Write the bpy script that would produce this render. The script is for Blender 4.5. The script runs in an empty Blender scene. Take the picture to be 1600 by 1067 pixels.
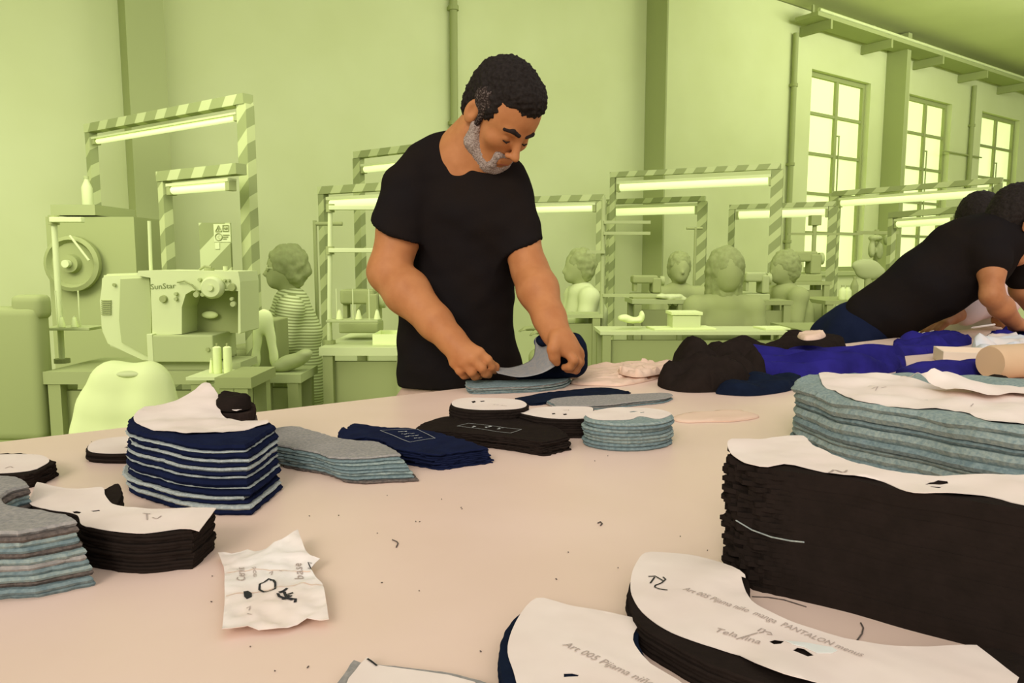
import bpy, bmesh, math, random
import numpy as np
from mathutils import Vector, Matrix, noise
from mathutils.geometry import delaunay_2d_cdt

SC = bpy.context.scene
COL = SC.collection
# ------------------------------------------------------------------ camera
FPX = 1156.0
PITCH = math.radians(6.3)
CAMZ = 1.18
TZ = 0.90                                   # cutting table top
cam_data = bpy.data.cameras.new('camera')
cam_data.sensor_width = 36.0
cam_data.lens = FPX / 1600.0 * 36.0
cam_data.clip_start = 0.02
cam = bpy.data.objects.new('camera', cam_data)
COL.objects.link(cam)
cam.location = (0, 0, CAMZ)
cam.rotation_euler = (math.radians(90) - PITCH, 0, 0)
SC.camera = cam
# ------------------------------------------------------------------ light
world = bpy.data.worlds.new('world')
SC.world = world
world.use_nodes = True
bg = world.node_tree.nodes['Background']
bg.inputs[0].default_value = (1.0, 0.98, 0.94, 1)
bg.inputs[1].default_value = 0.8
def sun(name, rot, strength, angle, col):
    d = bpy.data.lights.new(name, 'SUN'); d.energy = strength; d.angle = math.radians(angle); d.color = col
    o = bpy.data.objects.new(name, d); COL.objects.link(o); o.rotation_euler = [math.radians(a) for a in rot]
    return o
sun('daylight', (60, 0, -18), 1.5, 25, (1.0, 0.95, 0.86))
def area(name, loc, target, size, energy, col):
    d = bpy.data.lights.new(name, 'AREA'); d.shape = 'RECTANGLE'; d.size = size[0]; d.size_y = size[1]; d.energy = energy; d.color = col
    o = bpy.data.objects.new(name, d); COL.objects.link(o); o.location = loc
    o.rotation_euler = (Vector(target) - Vector(loc)).to_track_quat('-Z', 'Y').to_euler()
    return o
for i, (lx, ly) in enumerate(((-2.2, 2.4), (1.2, 4.8), (5.0, 7.6))):      # added fill lights, no visible fixture, to brighten the back wall
    area('back_fill', (lx, ly, (2.5, 3.4, 4.2)[i]), (lx - 1.8, ly + 2.6, 0.6), (3.2, 1.2), (42, 38, 30)[i], (1.0, 1.0, 0.92))
area('ceiling_fill', (7.0, 7.6, 3.9), (6.6, 8.4, 5.2), (5.0, 1.0), 170, (1.0, 1.0, 0.92))  # added upward fill without a fixture, lifts the dark ceiling strip
SC.view_settings.view_transform = 'Standard'
SC.view_settings.look = 'None'
SC.view_settings.gamma = 1.0
SC.view_settings.use_curve_mapping = False
SC.view_settings.exposure = 0.08
# ------------------------------------------------------------------ pixel <-> world
CP, SP = math.cos(PITCH), math.sin(PITCH)
def ray(px, py):
    u = (px - 800.0) / FPX; v = (533.5 - py) / FPX
    return Vector((u, CP + v * SP, -SP + v * CP))
def at(px, py, Y):
    d = ray(px, py); t = Y / d.y
    return Vector((d.x * t, Y, CAMZ + d.z * t))
def onz(px, py, z):
    d = ray(px, py); t = (z - CAMZ) / d.z
    return Vector((d.x * t, d.y * t, z))
def proj(p):
    x, y, z = p[0], p[1], p[2] - CAMZ
    dp = y * CP - z * SP; up = y * SP + z * CP
    return (800 + FPX * x / dp, 533.5 - FPX * up / dp)
# ------------------------------------------------------------------ materials
def lin(c):
    r = []
    for v in c[:3]:
        v = v / 255.0
        r.append(v / 12.92 if v <= 0.04045 else ((v + 0.055) / 1.055) ** 2.4)
    return (r[0], r[1], r[2], 1.0)
MATS = {}
def mat(name, c, rough=0.7, c2=None, scale=30, bump=0.0, bscale=200, emit=0, spec=0.3, metal=0, detail=3, sheen=0, sss=0, lo=0.35, hi=0.65):
    if name in MATS: return MATS[name]
    m = bpy.data.materials.new(name); m.use_nodes = True
    nt = m.node_tree; b = nt.nodes['Principled BSDF']
    b.inputs['Base Color'].default_value = lin(c)
    b.inputs['Roughness'].default_value = rough
    b.inputs['Specular IOR Level'].default_value = spec
    b.inputs['Metallic'].default_value = metal
    tc = nt.nodes.new('ShaderNodeTexCoord')
    if c2 is not None:
        n = nt.nodes.new('ShaderNodeTexNoise'); n.inputs['Scale'].default_value = scale; n.inputs['Detail'].default_value = detail
        r = nt.nodes.new('ShaderNodeValToRGB')
        r.color_ramp.elements[0].position = lo; r.color_ramp.elements[1].position = hi
        r.color_ramp.elements[0].color = lin(c); r.color_ramp.elements[1].color = lin(c2)
        nt.links.new(tc.outputs['Object'], n.inputs['Vector'])
        nt.links.new(n.outputs['Fac'], r.inputs['Fac']); nt.links.new(r.outputs['Color'], b.inputs['Base Color'])
    if bump > 0:
        n = nt.nodes.new('ShaderNodeTexNoise'); n.inputs['Scale'].default_value = bscale; n.inputs['Detail'].default_value = 2
        bp = nt.nodes.new('ShaderNodeBump'); bp.inputs['Strength'].default_value = bump; bp.inputs['Distance'].default_value = 0.002
        nt.links.new(tc.outputs['Object'], n.inputs['Vector'])
        nt.links.new(n.outputs['Fac'], bp.inputs['Height']); nt.links.new(bp.outputs['Normal'], b.inputs['Normal'])
    if emit > 0:
        b.inputs['Emission Color'].default_value = lin(c); b.inputs['Emission Strength'].default_value = emit
    if sss > 0:
        b.inputs['Subsurface Weight'].default_value = sss; b.inputs['Subsurface Radius'].default_value = (0.01, 0.004, 0.002)
        b.inputs['Subsurface Scale'].default_value = 0.5
    MATS[name] = m
    return m
def stripe_mat(name, c1, c2, scale, direction=(1, 0, 1), width=0.5, rough=0.7):
    m = bpy.data.materials.new(name); m.use_nodes = True
    nt = m.node_tree; b = nt.nodes['Principled BSDF']; b.inputs['Roughness'].default_value = rough
    b.inputs['Specular IOR Level'].default_value = 0.2
    tc = nt.nodes.new('ShaderNodeTexCoord')
    dot = nt.nodes.new('ShaderNodeVectorMath'); dot.operation = 'DOT_PRODUCT'; dot.inputs[1].default_value = [d * scale for d in direction]
    fr = nt.nodes.new('ShaderNodeMath'); fr.operation = 'FRACT'
    lt = nt.nodes.new('ShaderNodeMath'); lt.operation = 'LESS_THAN'; lt.inputs[1].default_value = width
    mx = nt.nodes.new('ShaderNodeMix'); mx.data_type = 'RGBA'
    mx.inputs[6].default_value = lin(c1); mx.inputs[7].default_value = lin(c2)
    nt.links.new(tc.outputs['Object'], dot.inputs[0]); nt.links.new(dot.outputs['Value'], fr.inputs[0])
    nt.links.new(fr.outputs[0], lt.inputs[0]); nt.links.new(lt.outputs[0], mx.inputs[0])
    nt.links.new(mx.outputs[2], b.inputs['Base Color'])
    MATS[name] = m
    return m

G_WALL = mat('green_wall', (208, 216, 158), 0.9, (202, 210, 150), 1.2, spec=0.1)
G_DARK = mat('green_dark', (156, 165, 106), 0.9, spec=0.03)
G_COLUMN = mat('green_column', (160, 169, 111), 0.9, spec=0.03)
G_CEIL = mat('green_ceiling', (200, 207, 146), 0.9, (194, 201, 140), 0.8, spec=0.05)
G_FLOOR = mat('green_floor', (160, 170, 110), 0.7, (152, 162, 104), 2, spec=0.1)
G_HAIR = mat('green_hair', (142, 150, 95), 0.95, (150, 160, 102), 40, spec=0.02)
G_MID = mat('green_mid', (172, 182, 122), 0.7, spec=0.15)
G_LIGHT = mat('green_light', (204, 214, 152), 0.6, spec=0.2)
G_METAL = mat('green_metal', (186, 198, 132), 0.35, spec=0.5, metal=0.2)
G_PALE = mat('green_pale', (228, 240, 168), 0.8, spec=0.1)
G_TUBE = mat('green_tube', (226, 238, 168), 0.5, emit=0.72)
G_PANE = mat('green_pane', (222, 235, 164), 0.2, emit=0.74)
G_STRIPE = stripe_mat('green_hazard', (182, 192, 128), (142, 152, 95), 6, (1, 0, -1), 0.55)
G_STRIPE2 = stripe_mat('green_hazard_bar', (186, 196, 134), (146, 156, 98), 6, (1, 0, -0.6), 0.55)

# ------------------------------------------------------------------ object helpers
def tag(o, label=None, cat=None, group=None, kind=None):
    if label: o['label'] = label
    if cat: o['category'] = cat
    if group: o['group'] = group
    if kind: o['kind'] = kind
    return o
def empty(name, loc, label=None, cat=None, group=None, rz=0):
    o = bpy.data.objects.new(name, None); COL.objects.link(o)
    o.location = loc; o.rotation_euler = (0, 0, rz); o.empty_display_size = 0.05
    return tag(o, label, cat, group)
def link(name, me, m=None, parent=None, smooth=False, world_coords=True):
    o = bpy.data.objects.new(name, me); COL.objects.link(o)
    if m is not None: me.materials.append(m)
    if smooth:
        me.polygons.foreach_set('use_smooth', [True] * len(me.polygons))
    if parent is not None:
        o.parent = parent
        if world_coords:
            R = Matrix.Rotation(-parent.rotation_euler.z, 4, 'Z')
            g = parent
            off = Vector((0, 0, 0))
            while g is not None:
                off += Vector(g.location); g = g.parent
            me.transform(R @ Matrix.Translation(-off))
    return o
def recenter(o):
    me = o.data
    vs = [v.co for v in me.vertices]
    c = Vector((sum(v.x for v in vs) / len(vs), sum(v.y for v in vs) / len(vs), min(v.z for v in vs)))
    me.transform(Matrix.Translation(-c)); o.location = c
    return o
class MB:
    def __init__(s): s.bm = bmesh.new()
    def box(s, c, d, rz=0, bevel=0, rot=None):
        r = bmesh.ops.create_cube(s.bm, size=1.0)
        vs = r['verts']
        M = Matrix.Translation(c) @ (rot if rot is not None else Matrix.Rotation(rz, 4, 'Z')) @ Matrix.Diagonal((d[0], d[1], d[2], 1))
        bmesh.ops.transform(s.bm, matrix=M, verts=vs)
        if bevel > 0:
            es = list({e for v in vs for e in v.link_edges})
            bmesh.ops.bevel(s.bm, geom=es, offset=bevel, segments=3, profile=0.6, affect='EDGES', clamp_overlap=True)
        return s
    def cone(s, a, b, r0, r1=None, seg=14, caps=True):
        a = Vector(a); b = Vector(b); r1 = r0 if r1 is None else r1
        L = (b - a).length
        if L < 1e-6: return s
        q = (b - a).to_track_quat('Z', 'Y').to_matrix().to_4x4()
        bmesh.ops.create_cone(s.bm, cap_ends=caps, segments=seg, radius1=r0, radius2=r1, depth=L, matrix=Matrix.Translation((a + b) / 2) @ q)
        return s
    def tube(s, pts, r, seg=8):
        for a, b in zip(pts[:-1], pts[1:]): s.cone(a, b, r, r, seg)
        return s
    def ball(s, c, r, seg=16, rot=None):
        if not hasattr(r, '__len__'): r = (r, r, r)
        M = Matrix.Translation(c) @ (rot if rot is not None else Matrix()) @ Matrix.Diagonal((r[0], r[1], r[2], 1))
        bmesh.ops.create_uvsphere(s.bm, u_segments=seg, v_segments=max(6, seg // 2), radius=1, matrix=M)
        return s
    def lathe(s, c, prof, seg=20, axis=None):
        q = Matrix() if axis is None else Vector(axis).to_track_quat('Z', 'Y').to_matrix().to_4x4()
        rings = []
        for (r, z) in prof:
            rings.append([s.bm.verts.new(Vector(c) + (q @ Vector((r * math.cos(2 * math.pi * i / seg), r * math.sin(2 * math.pi * i / seg), z)))) for i in range(seg)])
        for A, B in zip(rings[:-1], rings[1:]):
            for i in range(seg): s.bm.faces.new((A[i], A[(i + 1) % seg], B[(i + 1) % seg], B[i]))
        s.bm.faces.new(list(reversed(rings[0]))); s.bm.faces.new(rings[-1])
        return s
    def prism(s, pts, vec):
        a = [s.bm.verts.new(p) for p in pts]; b = [s.bm.verts.new(Vector(p) + Vector(vec)) for p in pts]
        n = len(pts)
        s.bm.faces.new(a); s.bm.faces.new(list(reversed(b)))
        for i in range(n): s.bm.faces.new((a[i], b[i], b[(i + 1) % n], a[(i + 1) % n]))
        return s
    def build(s, name, m, parent=None, smooth=False, recentre=None):
        bmesh.ops.recalc_face_normals(s.bm, faces=s.bm.faces[:])
        me = bpy.data.meshes.new(name); s.bm.to_mesh(me); s.bm.free()
        o = link(name, me, m, parent, smooth)
        if smooth:
            try: me.set_sharp_from_angle(angle=math.radians(40))
            except Exception: pass
        if parent is None and (recentre is None or recentre): recenter(o)
        return o

# ------------------------------------------------------------------ outlines, cloth layers, papers
def rnd_noise(x, y, z=0.0): return noise.noise(Vector((x, y, z)))
def smooth_outline(pts, step=0.005, smooth=True):
    """pts: 2D vectors (optionally with third value); closed; doubled points are corners"""
    P = [Vector(p) for p in pts]; n = len(P); out = []
    for i in range(n):
        p0, p1, p2, p3 = P[i - 1], P[i], P[(i + 1) % n], P[(i + 2) % n]
        L = (p2.xy - p1.xy).length
        if L < 1e-6: continue
        k = max(1, int(L / step))
        for j in range(k):
            t = j / k
            if smooth:
                q = 0.5 * ((2 * p1) + (-p0 + p2) * t + (2 * p0 - 5 * p1 + 4 * p2 - p3) * t * t + (-p0 + 3 * p1 - 3 * p2 + p3) * t * t * t)
            else:
                q = p1 + (p2 - p1) * t
            out.append(q)
    return out
def inside(x, y, poly):
    c = False; n = len(poly); j = n - 1
    for i in range(n):
        xi, yi = poly[i][0], poly[i][1]; xj, yj = poly[j][0], poly[j][1]
        if (yi > y) != (yj > y) and x < (xj - xi) * (y - yi) / (yj - yi + 1e-12) + xi: c = not c
        j = i
    return c
def cdt(outline, holes=(), grid=0.01):
    """returns verts2d, faces"""
    pts = [Vector((p[0], p[1])) for p in outline]
    n = len(pts); edges = [(i, (i + 1) % n) for i in range(n)]
    for h in holes:
        b = len(pts); pts += [Vector((p[0], p[1])) for p in h]; k = len(h)
        edges += [(b + i, b + (i + 1) % k) for i in range(k)]
    x0 = min(p.x for p in pts); x1 = max(p.x for p in pts); y0 = min(p.y for p in pts); y1 = max(p.y for p in pts)
    nx = int((x1 - x0) / grid) + 1; ny = int((y1 - y0) / grid) + 1
    for i in range(nx):
        for j in range(ny):
            x = x0 + (i + 0.5 + 0.25 * ((j % 2) * 2 - 1)) * grid; y = y0 + (j + 0.5) * grid
            if inside(x, y, outline): pts.append(Vector((x, y)))
    r = delaunay_2d_cdt(pts, edges, [], 0, 1e-6)
    V, F = r[0], r[2]
    out = []
    for f in F:
        cx = sum(V[i].x for i in f) / len(f); cy = sum(V[i].y for i in f) / len(f)
        if inside(cx, cy, outline) and not any(inside(cx, cy, h) for h in holes): out.append(list(f))
    return V, out
def slab_mesh(name, outline, zbot, ztop, holes=(), grid=0.012, bulge=0.0):
    """closed sheet between zbot(x,y) and ztop(x,y)"""
    V, F = cdt(outline, holes, grid)
    me = bpy.data.meshes.new(name)
    nv = len(V)
    verts = [(v.x, v.y, ztop(v.x, v.y)) for v in V] + [(v.x, v.y, zbot(v.x, v.y)) for v in V]
    def area(f):
        return sum(V[f[i]].x * V[f[(i + 1) % len(f)]].y - V[f[(i + 1) % len(f)]].x * V[f[i]].y for i in range(len(f)))
    faces = []; cnt = {}
    for f in F:
        if area(f) < 0: f = f[::-1]
        faces.append(tuple(f)); faces.append(tuple(i + nv for i in reversed(f)))
        for i in range(len(f)):
            a, b = f[i], f[(i + 1) % len(f)]
            cnt[(a, b)] = 1
    mids = {}
    if bulge > 0:
        # outward normals for boundary verts
        nrm = {}
        for (a, b) in cnt:
            if (b, a) not in cnt:
                d = V[b] - V[a]; nn = Vector((d.y, -d.x))
                if nn.length > 0: nn.normalize()
                for q in (a, b): nrm[q] = nrm.get(q, Vector((0, 0))) + nn
        for q, nn in nrm.items():
            if nn.length > 0: nn = nn.normalized()
            x = V[q].x + nn.x * bulge; y = V[q].y + nn.y * bulge
            mids[q] = len(verts); verts.append((x, y, 0.5 * (verts[q][2] + verts[q + nv][2])))
    for (a, b) in cnt:
        if (b, a) not in cnt:
            if bulge > 0:
                faces.append((b, a, mids[a], mids[b])); faces.append((mids[b], mids[a], a + nv, b + nv))
            else:
                faces.append((b, a, a + nv, b + nv))
    me.from_pydata(verts, [], faces); me.validate(); me.update()
    return me
def wave_fn(amp, seed, k=22.0):
    if amp == 0: return lambda x, y: 0.0
    return lambda x, y: amp * (rnd_noise(x * k, y * k, seed) * 1.6 + 0.3 * math.sin(k * 1.1 * (x * 0.8 + y * 0.6) + seed))
def world_outline(pts, z):
    out = []
    for p in pts:
        dz = p[2] if len(p) > 2 else 0.0
        q = onz(p[0], p[1], z + dz); out.append(Vector((q.x, q.y, dz)))
    return out
ORD = ['topmost', 'second', 'third', 'fourth', 'fifth', 'sixth', 'seventh', 'eighth', 'ninth', 'tenth', 'eleventh', 'twelfth', 'thirteenth', 'fourteenth', 'fifteenth', 'sixteenth']
def jag(outline, amp, seed, freq=120, where=None, side=0.0):
    out = []; n = len(outline)
    for i, p in enumerate(outline):
        d = outline[(i + 1) % n].xy - outline[i - 1].xy
        nn = Vector((d.y, -d.x)).normalized() if d.length > 1e-9 else Vector((0, 0))
        a = amp * (1.0 if where is None else where(p))
        j = a * (rnd_noise(p.x * freq, p.y * freq, seed) * 1.3 + 0.5 * rnd_noise(p.x * 25, p.y * 25, seed * 1.7))
        out.append(Vector((p.x + nn.x * j, p.y + nn.y * j, p.z)))
    return out
class Stack:
    """a pile of cut cloth: outline of the TOP in pixels; h = height above base z"""
    def __init__(s, pts, h, base=TZ, smooth=True, corner=None, amp=0.0, seed=1, step=0.005):
        s.base = base; s.h = h; s.top = base + h; s.seed = seed
        o = world_outline(pts, s.top)
        s.shift = Vector((0, 0))
        if corner is not None:
            i, bx, by = corner; q = onz(bx, by, base); s.shift = Vector((q.x - o[i].x, q.y - o[i].y))
        s.out = smooth_outline(o, step, smooth)
        s.wave = wave_fn(amp, seed)
    def outline_at(s, f, jg, seed, where=None, off=0.0):
        rr = random.Random(seed)
        ox = s.shift.x * (1 - f) + off * rr.uniform(-1, 1); oy = s.shift.y * (1 - f) + off * rr.uniform(-1, 1)
        return jag([Vector((p.x + ox, p.y + oy, 0)) for p in s.out], jg, seed, where=where)
    def layers(s, name, n, mats, label, cat, group, jg=0.002, off=0.002, bulge=0.0015, where=None, gap=0.0, thick=None, grid=0.016):
        """n separate sheets, each a thing; label uses {} for the ordinal"""
        res = []
        tks = thick or [1.0] * n
        tot = float(sum(tks)); acc = 0
        for i in range(n):                       # from bottom up
            f0 = acc / tot; acc += tks[i]; f1 = acc / tot
            o = s.outline_at((f0 + f1) / 2, jg, s.seed * 31 + i, where, off)
            zb = lambda x, y, f=f0: s.base + s.h * f + s.wave(x, y) * f + gap
            zt = lambda x, y, f=f1: s.base + s.h * f + s.wave(x, y) * f
            me = slab_mesh(name, o, zb, zt, grid=grid, bulge=bulge)
            ob = link(name, me, mats[(n - 1 - i) % len(mats)]); recenter(ob)
            k = n - 1 - i
            od = 'topmost' if k == 0 else ('lowest' if k == n - 1 else ORD[k] + ' from the top')
            tag(ob, label.format(od), cat, group); res.append(ob)
        return res
    def solid(s, name, n, m, label, cat, group=None, jg=0.003, off=0.002, where=None, grid=0.02, bulge=0.0006):
        """one mesh of many plies"""
        bmv = []; bmf = []
        for i in range(n):
            f0 = i / n; f1 = (i + 1) / n
            o = s.outline_at((f0 + f1) / 2, jg, s.seed * 57 + i, where, off)
            me = slab_mesh(name, o, lambda x, y: s.base + s.h * f0 + s.wave(x, y) * f0, lambda x, y: s.base + s.h * f1 + s.wave(x, y) * f1, grid=grid, bulge=bulge)
            b = len(bmv); bmv += [tuple(v.co) for v in me.vertices]; bmf += [tuple(j + b for j in p.vertices) for p in me.polygons]
            bpy.data.meshes.remove(me)
        me = bpy.data.meshes.new(name); me.from_pydata(bmv, [], bmf); me.update()
        ob = link(name, me, m); recenter(ob)
        return tag(ob, label, cat, group)
class Paper:
    def __init__(s, name, pts, z, m, label, cat='paper pattern', group=None, wave=None, holes=(), smooth=True, crumple=0.0, seed=3, grid=0.007, th=0.0005, ckk=35):
        W = world_outline(pts, z)
        s.out = smooth_outline(W, 0.006, smooth); s.z = z
        wv = wave or (lambda x, y: 0.0)
        P = [(p.x, p.y, p.z) for p in s.out]
        anyd = any(abs(p[2]) > 1e-6 for p in P)
        arr = np.array(P)
        def zf(x, y):
            v = z + wv(x, y) + 0.0008
            if anyd:
                d2 = (arr[:, 0] - x) ** 2 + (arr[:, 1] - y) ** 2 + 1e-9; w = 1 / (d2 + 6e-5) ** 1.5
                v += float((w * arr[:, 2]).sum() / w.sum())
            if crumple > 0:
                n1 = 1 - abs(rnd_noise(x * ckk, y * ckk, seed)) * 2.2; n2 = 1 - abs(rnd_noise(x * ckk * 2.3, y * ckk * 2.3, seed + 5)) * 2.2
                v += crumple * max(0, (0.65 * n1 + 0.35 * n2))
            return v
        s.zf = zf
        hs = [smooth_outline(world_outline(h, z), 0.003, False) for h in holes]
        me = slab_mesh(name, s.out, lambda x, y: zf(x, y) - th, zf, holes=hs, grid=grid)
        s.o = link(name, me, m, smooth=True)
        try: me.set_sharp_from_angle(angle=math.radians(50))
        except Exception: pass
        recenter(s.o); tag(s.o, label, cat, group)
    def ink(s, name, strokes, w=0.0008, m=None, label=None, closed=False):
        """strokes: pixel polylines lying on the sheet"""
        verts = []; faces = []
        for st in strokes:
            P = []
            for p in st:
                q = onz(p[0], p[1], s.z); q = onz(p[0], p[1], s.zf(q.x, q.y)); P.append(Vector((q.x, q.y)))
            # resample
            R = []
            for a, b in zip(P[:-1], P[1:]):
                k = max(1, int((b - a).length / 0.003))
                R += [a + (b - a) * (j / k) for j in range(k)]
            R.append(P[-1])
            for i, p in enumerate(R):
                d = (R[min(i + 1, len(R) - 1)] - R[max(i - 1, 0)])
                nn = Vector((-d.y, d.x)).normalized() * w if d.length > 0 else Vector((w, 0))
                for sg in (1, -1):
                    x, y = p.x + sg * nn.x, p.y + sg * nn.y
                    verts.append((x, y, s.zf(x, y) + 0.0006))
                if i > 0:
                    b = len(verts) - 4; faces.append((b, b + 1, b + 3, b + 2))
        me = bpy.data.meshes.new(name); me.from_pydata(verts, [], faces); me.update()
        o = link(name, me, m or INK, s.o)
        if label: o['label'] = label
        return o
    def patch(s, name, pts, m, label=None):
        o2 = smooth_outline(world_outline(pts, s.z), 0.003, False)
        me = slab_mesh(name, o2, lambda x, y: s.zf(x, y) + 0.0002, lambda x, y: s.zf(x, y) + 0.0007, grid=0.004)
        o = link(name, me, m, s.o)
        if label: o['label'] = label
        return o
    def text(s, name, txt, a, b, size, m=None, label=None):
        """text running from pixel a towards pixel b, size in metres"""
        A = onz(a[0], a[1], s.z); B = onz(b[0], b[1], s.z)
        ang = math.atan2(B.y - A.y, B.x - A.x); L = (B - A).length
        me = text_mesh(txt)
        xs = [v.co.x for v in me.vertices]; wid = max(xs) - min(xs) if xs else 1
        for v in me.vertices:
            lx, ly = v.co.x / wid * L, v.co.y * size
            x = A.x + lx * math.cos(ang) - ly * math.sin(ang); y = A.y + lx * math.sin(ang) + ly * math.cos(ang)
            v.co = (x, y, s.zf(x, y) + 0.0007)
        o = link(name, me, m or PENCIL, s.o)
        if label: o['label'] = label
        return o
def text_mesh(txt, italic=0.15):
    c = bpy.data.curves.new('text_tmp', 'FONT'); c.body = txt; c.size = 1.0; c.shear = italic; c.resolution_u = 2
    o = bpy.data.objects.new('text_tmp', c); COL.objects.link(o)
    dg = bpy.context.evaluated_depsgraph_get()
    me = bpy.data.meshes.new_from_object(o.evaluated_get(dg)); 
    bpy.data.objects.remove(o); bpy.data.curves.remove(c)
    me.materials.clear()
    return me
INK = mat('ink', (40, 38, 42), 0.6)
PENCIL = mat('pencil', (176, 158, 148), 0.8)
def heap(name, pts, h, m, label, cat, group=None, seed=1, base=TZ, k=14, ridge=0.5, grid=0.012, edge=0.03, kx=1.0, ky=2.2, smooth=True, hf=None, rot=0.0):
    """crumpled cloth: px outline of its footprint, height h"""
    W = world_outline(pts, base); o = smooth_outline(W, 0.008, smooth)
    arr = np.array([(p.x, p.y) for p in o])
    ca, sa = math.cos(rot), math.sin(rot)
    def zt(x, y):
        d = math.sqrt(float(((arr[:, 0] - x) ** 2 + (arr[:, 1] - y) ** 2).min()))
        e = min(1.0, d / edge); e = math.sqrt(max(0, 1 - (1 - e) ** 2))
        X = x * ca + y * sa; Y = -x * sa + y * ca
        n = rnd_noise(X * k * kx, Y * k * ky, seed); n2 = rnd_noise(X * k * kx * 2.7, Y * k * ky * 2.7, seed + 9)
        r = (1 - ridge) + ridge * (0.5 + n * 0.9) + 0.16 * ridge * n2
        hh = h * (hf(x, y) if hf else 1.0)
        return base + 0.003 + hh * e * max(0.12, r)
    me = slab_mesh(name, o, lambda x, y: base + 0.0005, zt, grid=grid)
    ob = link(name, me, m, smooth=True)
    try: me.set_sharp_from_angle(angle=math.radians(70))
    except Exception: pass
    recenter(ob)
    return tag(ob, label, cat, group)

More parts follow.
